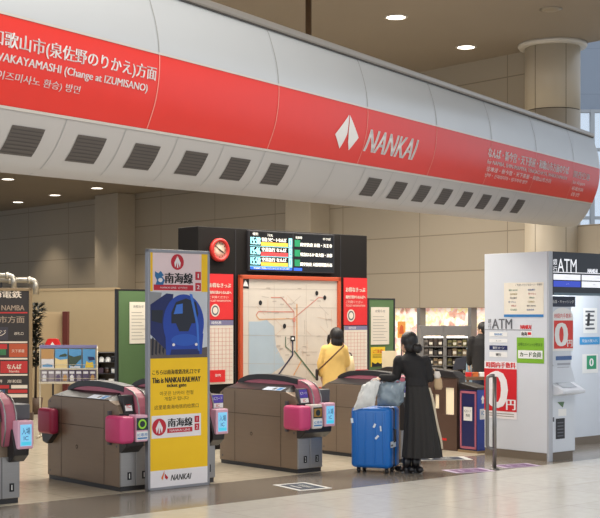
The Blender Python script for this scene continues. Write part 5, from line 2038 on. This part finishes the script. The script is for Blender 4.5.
def fuse(name, parent, build_fn, m, voxel, smooth=4):
    """limbs, trunk and head grown together into one continuous skin"""
    b = MB()
    build_fn(b)
    me = bpy.data.meshes.new(name)
    me.from_pydata(b.v, [], b.f)
    me.update()
    t = bpy.data.objects.new(name, me)
    COL.objects.link(t)
    md = t.modifiers.new('r', 'REMESH')
    md.mode = 'VOXEL'
    md.voxel_size = voxel
    if smooth:
        s_ = t.modifiers.new('s', 'SMOOTH')
        s_.factor, s_.iterations = 0.5, smooth
    dg = bpy.context.evaluated_depsgraph_get()
    me2 = bpy.data.meshes.new_from_object(t.evaluated_get(dg))
    me2.name = name
    bpy.data.objects.remove(t)
    bpy.data.meshes.remove(me)
    me2.materials.clear()
    me2.materials.append(m)
    me2.polygons.foreach_set('use_smooth', [True] * len(me2.polygons))
    o = bpy.data.objects.new(name, me2)
    COL.objects.link(o)
    o.parent = parent
    return o


def limb(b, pts, rs, n=14):
    b.tube(pts, rs, skin, n)
    for p, r in zip(pts, rs):
        b.ball(p, r, skin, 12)


def hand(b, wrist, d, nrm, curl=0.5, thumb=1, s=1.0):
    """palm, four unequal bent fingers and a thumb from the palm's side; d: along the hand, nrm: out of the palm"""
    w, d, nrm = Vector(wrist), Vector(d).normalized(), Vector(nrm)
    nrm = (nrm - d * nrm.dot(d)).normalized()
    sd = d.cross(nrm) * thumb
    for k in (-1, 0, 1):
        b.tube([w + sd * 0.018 * k * s, w + (d * 0.08 + sd * 0.024 * k) * s], [0.014 * s, 0.015 * s], skin, 8)
    b.ball(w + d * 0.045 * s, 0.027 * s, skin, 10)
    for k, L in enumerate((0.068, 0.076, 0.071, 0.056)):
        p = w + (d * 0.08 + sd * (0.034 - 0.0225 * k)) * s
        pts = [p]
        a = curl * 0.5
        for seg in (0.42, 0.33, 0.25):
            q = d * math.cos(a) + nrm * math.sin(a)
            pts.append(pts[-1] + q * L * seg * s)
            a += curl
        b.tube(pts, [0.0095 * s, 0.009 * s, 0.0085 * s, 0.007 * s], skin, 8)
        b.ball(pts[-1], 0.0072 * s, skin, 8)
    p = w + (d * 0.025 + sd * 0.024) * s
    q1 = p + (d * 0.03 + sd * 0.026 + nrm * 0.01) * s
    q2 = q1 + (d * 0.03 + sd * 0.006 + nrm * 0.016) * s
    b.tube([p, q1, q2], [0.013 * s, 0.0105 * s, 0.008 * s], skin, 8)
    b.ball(q2, 0.008 * s, skin, 8)


def head(b, c, f, s=1.0):
    """skull with jaw, nose, brow, lips and ears, facing along f"""
    c, f = Vector(c), Vector(f).normalized()
    r = f.cross(UP).normalized()
    rot = Matrix((r, f, UP)).transposed().to_euler()
    b.ball(c + UP * 0.02 * s, (0.074 * s, 0.092 * s, 0.098 * s), skin, 20, rot)
    b.ball(c + f * 0.028 * s - UP * 0.05 * s, (0.056 * s, 0.060 * s, 0.066 * s), skin, 16, rot)
    b.ball(c + f * 0.088 * s - UP * 0.012 * s, (0.011 * s, 0.018 * s, 0.024 * s), skin, 10, rot)
    b.ball(c + f * 0.080 * s - UP * 0.060 * s, (0.022 * s, 0.012 * s, 0.010 * s), skin, 10, rot)
    b.ball(c + f * 0.070 * s - UP * 0.095 * s, (0.022 * s, 0.016 * s, 0.016 * s), skin, 10, rot)
    for k in (-1, 1):
        b.ball(c + r * 0.075 * k * s - UP * 0.015 * s - f * 0.005 * s, (0.010 * s, 0.018 * s, 0.030 * s), skin, 10, rot)


def eyes(parent, c, f, s=1.0):
    c, f = Vector(c), Vector(f).normalized()
    r = f.cross(UP).normalized()
    for k in (-1, 1):
        b = MB()
        p = c + f * 0.078 * s + r * 0.031 * k * s + UP * 0.008 * s
        b.ball(p, 0.012 * s, white, 10)
        b.ball(p + f * 0.008 * s, 0.007 * s, black, 8)
        b.build('eye', parent)
        MB().ball(p + UP * 0.02 * s + f * 0.004, (0.016 * s, 0.006 * s, 0.004 * s), hair_m, 8, Matrix((r, f, UP)).transposed().to_euler()).build('eyebrow', parent)


def shoe(b, ankle, f, m, L=0.24, h=0.09):
    a, f = Vector(ankle), Vector(f).normalized()
    r = f.cross(UP)
    for (t, w, zz) in ((-0.06, 0.034, 0.04), (0.02, 0.036, 0.045), (0.10, 0.04, 0.036), (0.155, 0.034, 0.03)):
        c = Vector((a.x, a.y, 0)) + f * t
        b.ball(c + UP * (zz * 0.8 + 0.012), (w, 0.055, zz), m, 12, Matrix((r, f, UP)).transposed().to_euler())


# ---- woman in black, seen from behind, arms on the bags
WP = ground(412, 473)
w1 = thing('person', 'person in black jacket and long black skirt seen from behind, hands on the suitcase bags', 'person', (WP.x, WP.y, 0), 0)
f1 = Vector((-0.62, 0.78, 0))
hc = Vector((-0.045, 0.0, 1.485))


def w1_body(b):
    limb(b, [(0.045, 0, 0.92), (0.03, 0.0, 1.08), (0.0, 0.0, 1.25)], [0.088, 0.08, 0.088], 18)
    limb(b, [(0.0, 0, 1.29), (-0.015, 0.0, 1.36), (-0.035, 0.0, 1.43)], [0.06, 0.048, 0.046])
    head(b, hc, f1)
    limb(b, [(-0.145, 0.02, 1.30), (-0.165, 0.05, 1.10), (-0.33, 0.03, 1.085)], [0.048, 0.04, 0.026])
    hand(b, (-0.345, 0.03, 1.085), (-1, -0.05, -0.25), (0, 0, -1), 0.55, 1)
    limb(b, [(0.155, 0.02, 1.29), (0.205, 0.04, 1.07), (0.02, 0.20, 1.04), ], [0.048, 0.04, 0.026])
    hand(b, (0.01, 0.205, 1.04), (-1, 0.3, -0.2), (0, 0, -1), 0.6, -1)
    for x, y in ((-0.055, 0.0), (0.045, 0.0)):
        limb(b, [(x * 0.6 + 0.055, y, 0.90), (x + 0.035, y + 0.02, 0.5), (x, y, 0.11)], [0.068, 0.05, 0.036])
        limb(b, [(x, y, 0.10), (x - 0.04, y + 0.06, 0.04), (x - 0.07, y + 0.11, 0.03)], [0.036, 0.03, 0.022])


fuse('body', w1, w1_body, skin, 0.0065)
eyes(w1, hc, f1)
blk = mat('jacket_black', (24, 22, 24), 0.75, bump=0.25, scale=30)
blk2 = mat('skirt_black', (38, 36, 35), 0.8, bump=0.2, scale=24)


def w1_jacket(b):
    b.rings([(0.055, 0, 0.995, 0.136, 0.118, 0), (0.045, 0, 1.10, 0.125, 0.105, 0), (0.02, 0, 1.20, 0.145, 0.115, 0), (0.0, 0, 1.29, 0.155, 0.11, 0), (-0.005, 0, 1.335, 0.115, 0.09, 0), (-0.015, 0, 1.375, 0.062, 0.06, 0)], blk, 24)
    for p in (-0.145, 0.15):
        b.ball((p, 0.01, 1.285), (0.066, 0.07, 0.068), blk, 14)
    limb(b, [(-0.15, 0.02, 1.28), (-0.178, 0.045, 1.105), (-0.25, 0.02, 1.085), (-0.345, 0.03, 1.092)], [0.066, 0.056, 0.05, 0.042])
    limb(b, [(0.158, 0.02, 1.275), (0.205, 0.035, 1.09), (0.10, 0.15, 1.06), (0.03, 0.20, 1.045)], [0.066, 0.056, 0.05, 0.04])


fuse('jacket', w1, w1_jacket, blk, 0.01, 3)
b = MB()
b.rings([(-0.012, 0, 1.335, 0.07, 0.068, 0), (-0.018, 0, 1.395, 0.062, 0.06, 0), (-0.018, 0, 1.40, 0.054, 0.052, 0), (-0.014, 0, 1.35, 0.056, 0.054, 0)], blk, 24)
b.build('collar', w1)


def pleat(a, j):
    return 1 + (0.012 + 0.010 * j) * math.cos(13 * a + 0.15 * j)


b = MB()
sk = [(1.04, 0.052, 0.118, 0.10), (0.98, 0.058, 0.132, 0.115), (0.86, 0.075, 0.15, 0.135), (0.72, 0.088, 0.168, 0.15), (0.56, 0.10, 0.186, 0.165), (0.40, 0.108, 0.203, 0.18), (0.26, 0.112, 0.215, 0.19), (0.185, 0.114, 0.22, 0.195)]
b.rings([(cx, 0.0, z, rx, ry, 0) for z, cx, rx, ry in sk], blk2, 78, True, pleat, cap=False)
b.rings([(cx, 0.0, z, rx - 0.008, ry - 0.008, 0) for z, cx, rx, ry in sk[::-1]], blk2, 78, True, pleat, cap=False)
b.build('skirt', w1)
# pale lining showing along the right edge of the skirt
b = MB()
v, f = [], []
n = 14
for i in range(n + 1):
    s = i / n
    z = 0.98 - 0.70 * s
    for j, (dx, dy) in enumerate(((0.0, -0.012), (0.026, 0.0), (0.024, 0.014), (-0.002, 0.004))):
        v.append((0.186 + 0.145 * s + dx * (0.8 + 0.5 * math.sin(PI * s)) + 0.006 * math.sin(9 * s), -0.045 + 0.02 * s + dy, z))
for i in range(n):
    for j in range(4):
        f.append((i * 4 + j, i * 4 + (j + 1) % 4, i * 4 + 4 + (j + 1) % 4, i * 4 + 4 + j))
b.add(v, f, mat('lining_beige', (206, 194, 170), 0.7), True)
b.build('pale_lining', w1)


def w1_hair(b):
    rot = Matrix((f1.cross(UP).normalized(), f1, UP)).transposed().to_euler()
    b.ball(hc + UP * 0.036 - f1 * 0.022, (0.095, 0.106, 0.108), hair_m, 20, rot)
    b.ball(hc - f1 * 0.05 - UP * 0.03, (0.085, 0.065, 0.085), hair_m, 16, rot)
    b.ball(hc - f1 * 0.10 - UP * 0.055 + Vector((0.035, -0.01, 0)), (0.068, 0.06, 0.058), hair_m, 16, rot)


fuse('hair', w1, w1_hair, hair_m, 0.009, 2)
bt = mat('boot_black', (26, 24, 26), 0.35)
for x, y in ((-0.055, 0.0), (0.045, 0.0)):
    b = MB()
    b.tube([(x, y, 0.20), (x, y, 0.12), (x - 0.003, y + 0.006, 0.07)], [0.052, 0.048, 0.048], bt, 16)
    shoe(b, (x, y, 0.1), f1, bt)
    b.box((x - 0.03, y - 0.045, 0.0), (x + 0.035, y + 0.02, 0.05), bt, 0.006)
    b.build('boot', w1)
    MB().tube([(x, y, 0.235), (x, y, 0.19)], [0.043, 0.046], mat('sock_pale', (196, 176, 172), 0.8), 14).build('sock', w1)

t = thing('tan_bag', 'small tan and white bag at the right elbow of the woman in black', 'bag', (WP.x + 0.305, WP.y + 0.02, 0.955), 0)
b = MB()
b.rings([(0, 0, 0, 0.035, 0.03, 0), (0, 0, 0.03, 0.05, 0.038, 0), (-0.004, 0, 0.11, 0.046, 0.034, 0), (-0.012, 0, 0.155, 0.03, 0.02, 0)], mat('bag_tan', (188, 160, 124), 0.6, bump=0.3, scale=20), 20)
b.build('pouch', t)
b = MB()
b.rings([(-0.015, -0.012, 0.13, 0.03, 0.026, 0), (-0.012, -0.012, 0.16, 0.04, 0.03, 0), (-0.018, -0.01, 0.21, 0.028, 0.022, 0)], mat('bag_white', (220, 212, 202), 0.6), 18)
b.build('white_top', t)
MB().tube([(-0.03, 0, 0.15), (-0.085, 0.015, 0.20), (-0.05, 0.02, 0.235), (-0.01, 0.0, 0.16)], 0.006, mat('bag_tan', (188, 160, 124), 0.6), 8).build('strap', t)

# ---- woman in the yellow coat, reading the map
Y2 = 17.85
w2 = thing('person', 'person in a yellow coat with dark hair reading the route map', 'person', (PX(334.5, Y2), Y2, 0), 0)
f2 = Vector((-0.35, 0.93, 0))
hc2 = Vector((0.02, 0.01, 1.505))


def w2_body(b):
    limb(b, [(0, 0, 0.92), (0, 0, 1.1), (0, 0, 1.27)], [0.105, 0.09, 0.095], 18)
    limb(b, [(0, 0, 1.30), (0.01, 0, 1.37), (0.018, 0.005, 1.44)], [0.07, 0.048, 0.046])
    head(b, hc2, f2)
    limb(b, [(-0.14, 0, 1.33), (-0.19, 0.03, 1.12), (-0.17, 0.06, 0.98)], [0.046, 0.038, 0.026])
    hand(b, (-0.17, 0.06, 0.97), (-0.05, 0.1, -1), (1, 0, 0), 0.5, 1)
    limb(b, [(0.14, 0, 1.33), (0.175, 0.06, 1.12), (0.12, 0.20, 1.06)], [0.046, 0.038, 0.026])
    hand(b, (0.115, 0.21, 1.06), (-0.4, 1, 0.1), (-1, 0, 0), 0.6, 1)
    for x in (-0.075, 0.075):
        limb(b, [(x, 0, 0.90), (x, 0.01, 0.48), (x, 0, 0.09)], [0.085, 0.055, 0.036])
        limb(b, [(x, 0, 0.09), (x - 0.02, 0.07, 0.04), (x - 0.04, 0.13, 0.03)], [0.036, 0.03, 0.022])


fuse('body', w2, w2_body, skin, 0.0075)
eyes(w2, hc2, f2)
yel = mat('coat_yellow', (230, 192, 112), 0.8, bump=0.2, scale=20)


def w2_coat(b):
    b.rings([(0, 0, 0.70, 0.175, 0.15, 0), (0, 0, 0.95, 0.165, 0.14, 0), (0, 0, 1.12, 0.15, 0.125, 0), (0, 0, 1.27, 0.15, 0.12, 0), (0, 0, 1.36, 0.135, 0.10, 0), (0.006, 0, 1.41, 0.085, 0.075, 0), (0.01, 0, 1.435, 0.06, 0.058, 0)], yel, 26)
    limb(b, [(-0.125, 0, 1.335), (-0.19, 0.025, 1.13), (-0.178, 0.055, 0.99)], [0.066, 0.058, 0.05])
    limb(b, [(0.125, 0, 1.335), (0.175, 0.055, 1.13), (0.125, 0.19, 1.065)], [0.066, 0.058, 0.048])


fuse('coat', w2, w2_coat, yel, 0.011, 3)


def w2_hair(b):
    rot = Matrix((f2.cross(UP).normalized(), f2, UP)).transposed().to_euler()
    b.ball(hc2 + UP * 0.034 - f2 * 0.02, (0.095, 0.106, 0.108), hair_m, 20, rot)
    b.ball(hc2 - f2 * 0.045 - UP * 0.06, (0.092, 0.065, 0.10), hair_m, 16, rot)
    b.tube([hc2 + Vector((-0.085, 0.02, 0.03)), hc2 + Vector((-0.105, 0.03, -0.05)), hc2 + Vector((-0.10, 0.03, -0.12))], [0.03, 0.025, 0.01], hair_m, 10)


fuse('hair', w2, w2_hair, hair_m, 0.009, 2)
trou = mat('trousers_dark', (44, 42, 48), 0.8)


def w2_trousers(b):
    b.rings([(0, 0, 0.72, 0.15, 0.12, 0), (0, 0, 0.95, 0.14, 0.12, 0)], trou, 22)
    for x in (-0.075, 0.075):
        limb(b, [(x, 0, 0.80), (x, 0.01, 0.48), (x, 0, 0.10)], [0.09, 0.07, 0.06])


fuse('trousers', w2, w2_trousers, trou, 0.012, 2)
for x in (-0.075, 0.075):
    b = MB()
    shoe(b, (x, 0, 0.09), f2, bt)
    b.box((x - 0.035, -0.05, 0), (x + 0.035, 0.05, 0.02), bt, 0.005)
    b.build('shoe', w2)
t = thing('shoulder_bag', 'small dark bag on a brown strap across the yellow coat', 'bag', (PX(334.5, Y2), Y2, 0), 0)
b = MB()
b.box((-0.265, -0.05, 0.90), (-0.225, 0.10, 1.06), mat('bag_dark', (46, 36, 34), 0.5), 0.015, 3)
b.build('pouch', t)
b = MB()
pts = []
for i in range(15):
    s = i / 14
    x = 0.125 - 0.36 * s
    z = 1.39 - 0.35 * s
    y = -0.135 - 0.028 * math.sin(PI * min(1, s * 1.1)) if s < 0.85 else -0.13 + 0.10 * (s - 0.85) / 0.15
    pts.append((x, y, z))
b.tube([(0.10, 0.0, 1.425), (0.12, -0.08, 1.42)] + pts, 0.011, mat('strap_brown', (96, 62, 36), 0.5), 8)
b.build('strap', t)
t = thing('cream_bag', 'cream tote bag with dark handle hanging right of the yellow coat', 'bag', (PX(349.5, Y2), Y2 + 0.02, 0), 0)
b = MB()
b.rings([(0.0, 0.05, 0.93, 0.07, 0.05, 0), (0.0, 0.05, 0.96, 0.085, 0.06, 0), (-0.005, 0.05, 1.12, 0.08, 0.05, 0), (-0.015, 0.05, 1.24, 0.062, 0.03, 0)], mat('tote_cream', (222, 200, 156), 0.7, bump=0.2, scale=16), 26)
b.build('sack', t)
MB().tube([(0.035, 0.05, 1.23), (0.02, 0.05, 1.28), (-0.03, 0.05, 1.285), (-0.06, 0.05, 1.235)], 0.009, mat('bag_dark', (46, 36, 34), 0.5), 8).build('handle', t)

# ---- man in black beyond the booth
Y3 = 21.7
w3 = thing('person', 'person in black coat half hidden by the white booth', 'person', (PX(482.5, Y3), Y3, 0), 0)
f3 = Vector((-0.75, 0.6, 0))
hc3 = Vector((0.0, 0, 1.575))


def w3_body(b):
    limb(b, [(0, 0, 0.97), (0, 0, 1.15), (0, 0, 1.35)], [0.118, 0.108, 0.112], 18)
    limb(b, [(0, 0, 1.38), (0, 0, 1.45), (0, 0, 1.51)], [0.075, 0.055, 0.052])
    head(b, hc3, f3)
    limb(b, [(-0.175, 0, 1.40), (-0.20, 0.05, 1.14), (-0.20, 0.16, 0.98)], [0.052, 0.043, 0.03])
    hand(b, (-0.20, 0.165, 0.97), (-0.1, 0.5, -1), (1, 0, 0), 0.5, 1)
    limb(b, [(0.175, 0, 1.40), (0.20, 0.05, 1.14), (0.20, 0.14, 0.96)], [0.052, 0.043, 0.03])
    hand(b, (0.20, 0.145, 0.95), (0.1, 0.4, -1), (-1, 0, 0), 0.5, -1)
    for x in (-0.085, 0.085):
        limb(b, [(x, 0, 0.93), (x, 0.01, 0.50), (x, 0, 0.09)], [0.095, 0.06, 0.04])
        limb(b, [(x, 0, 0.09), (x - 0.04, 0.06, 0.04), (x - 0.09, 0.10, 0.03)], [0.04, 0.033, 0.025])


fuse('body', w3, w3_body, skin, 0.0075)
eyes(w3, hc3, f3)


def w3_coat(b):
    b.rings([(0, 0, 0.86, 0.18, 0.15, 0), (0, 0, 1.1, 0.175, 0.145, 0), (0, 0, 1.3, 0.185, 0.145, 0), (0, 0, 1.42, 0.16, 0.12, 0), (0, 0, 1.475, 0.085, 0.08, 0), (0, 0, 1.505, 0.068, 0.066, 0)], blk, 26)
    limb(b, [(-0.17, 0, 1.39), (-0.205, 0.045, 1.15), (-0.203, 0.14, 1.0)], [0.075, 0.065, 0.052])
    limb(b, [(0.17, 0, 1.39), (0.205, 0.045, 1.15), (0.203, 0.13, 0.98)], [0.075, 0.065, 0.052])


fuse('coat', w3, w3_coat, blk, 0.012, 3)


def w3_hair(b):
    rot = Matrix((f3.cross(UP).normalized(), f3, UP)).transposed().to_euler()
    b.ball(hc3 + UP * 0.034 - f3 * 0.018, (0.088, 0.10, 0.10), hair_m, 20, rot)
    b.ball(hc3 - f3 * 0.055 - UP * 0.03, (0.075, 0.05, 0.07), hair_m, 16, rot)


fuse('hair', w3, w3_hair, hair_m, 0.009, 2)


def w3_trousers(b):
    b.rings([(0, 0, 0.84, 0.165, 0.13, 0), (0, 0, 1.0, 0.155, 0.13, 0)], trou, 22)
    for x in (-0.085, 0.085):
        limb(b, [(x, 0, 0.88), (x, 0.01, 0.50), (x, 0, 0.10)], [0.10, 0.08, 0.066])


fuse('trousers', w3, w3_trousers, mat('trousers_navy', (40, 46, 62), 0.8), 0.012, 2)
for x in (-0.085, 0.085):
    b = MB()
    shoe(b, (x, 0, 0.09), f3, bt)
    b.box((x - 0.035, -0.05, 0), (x + 0.035, 0.05, 0.02), bt, 0.005)
    b.build('shoe', w3)
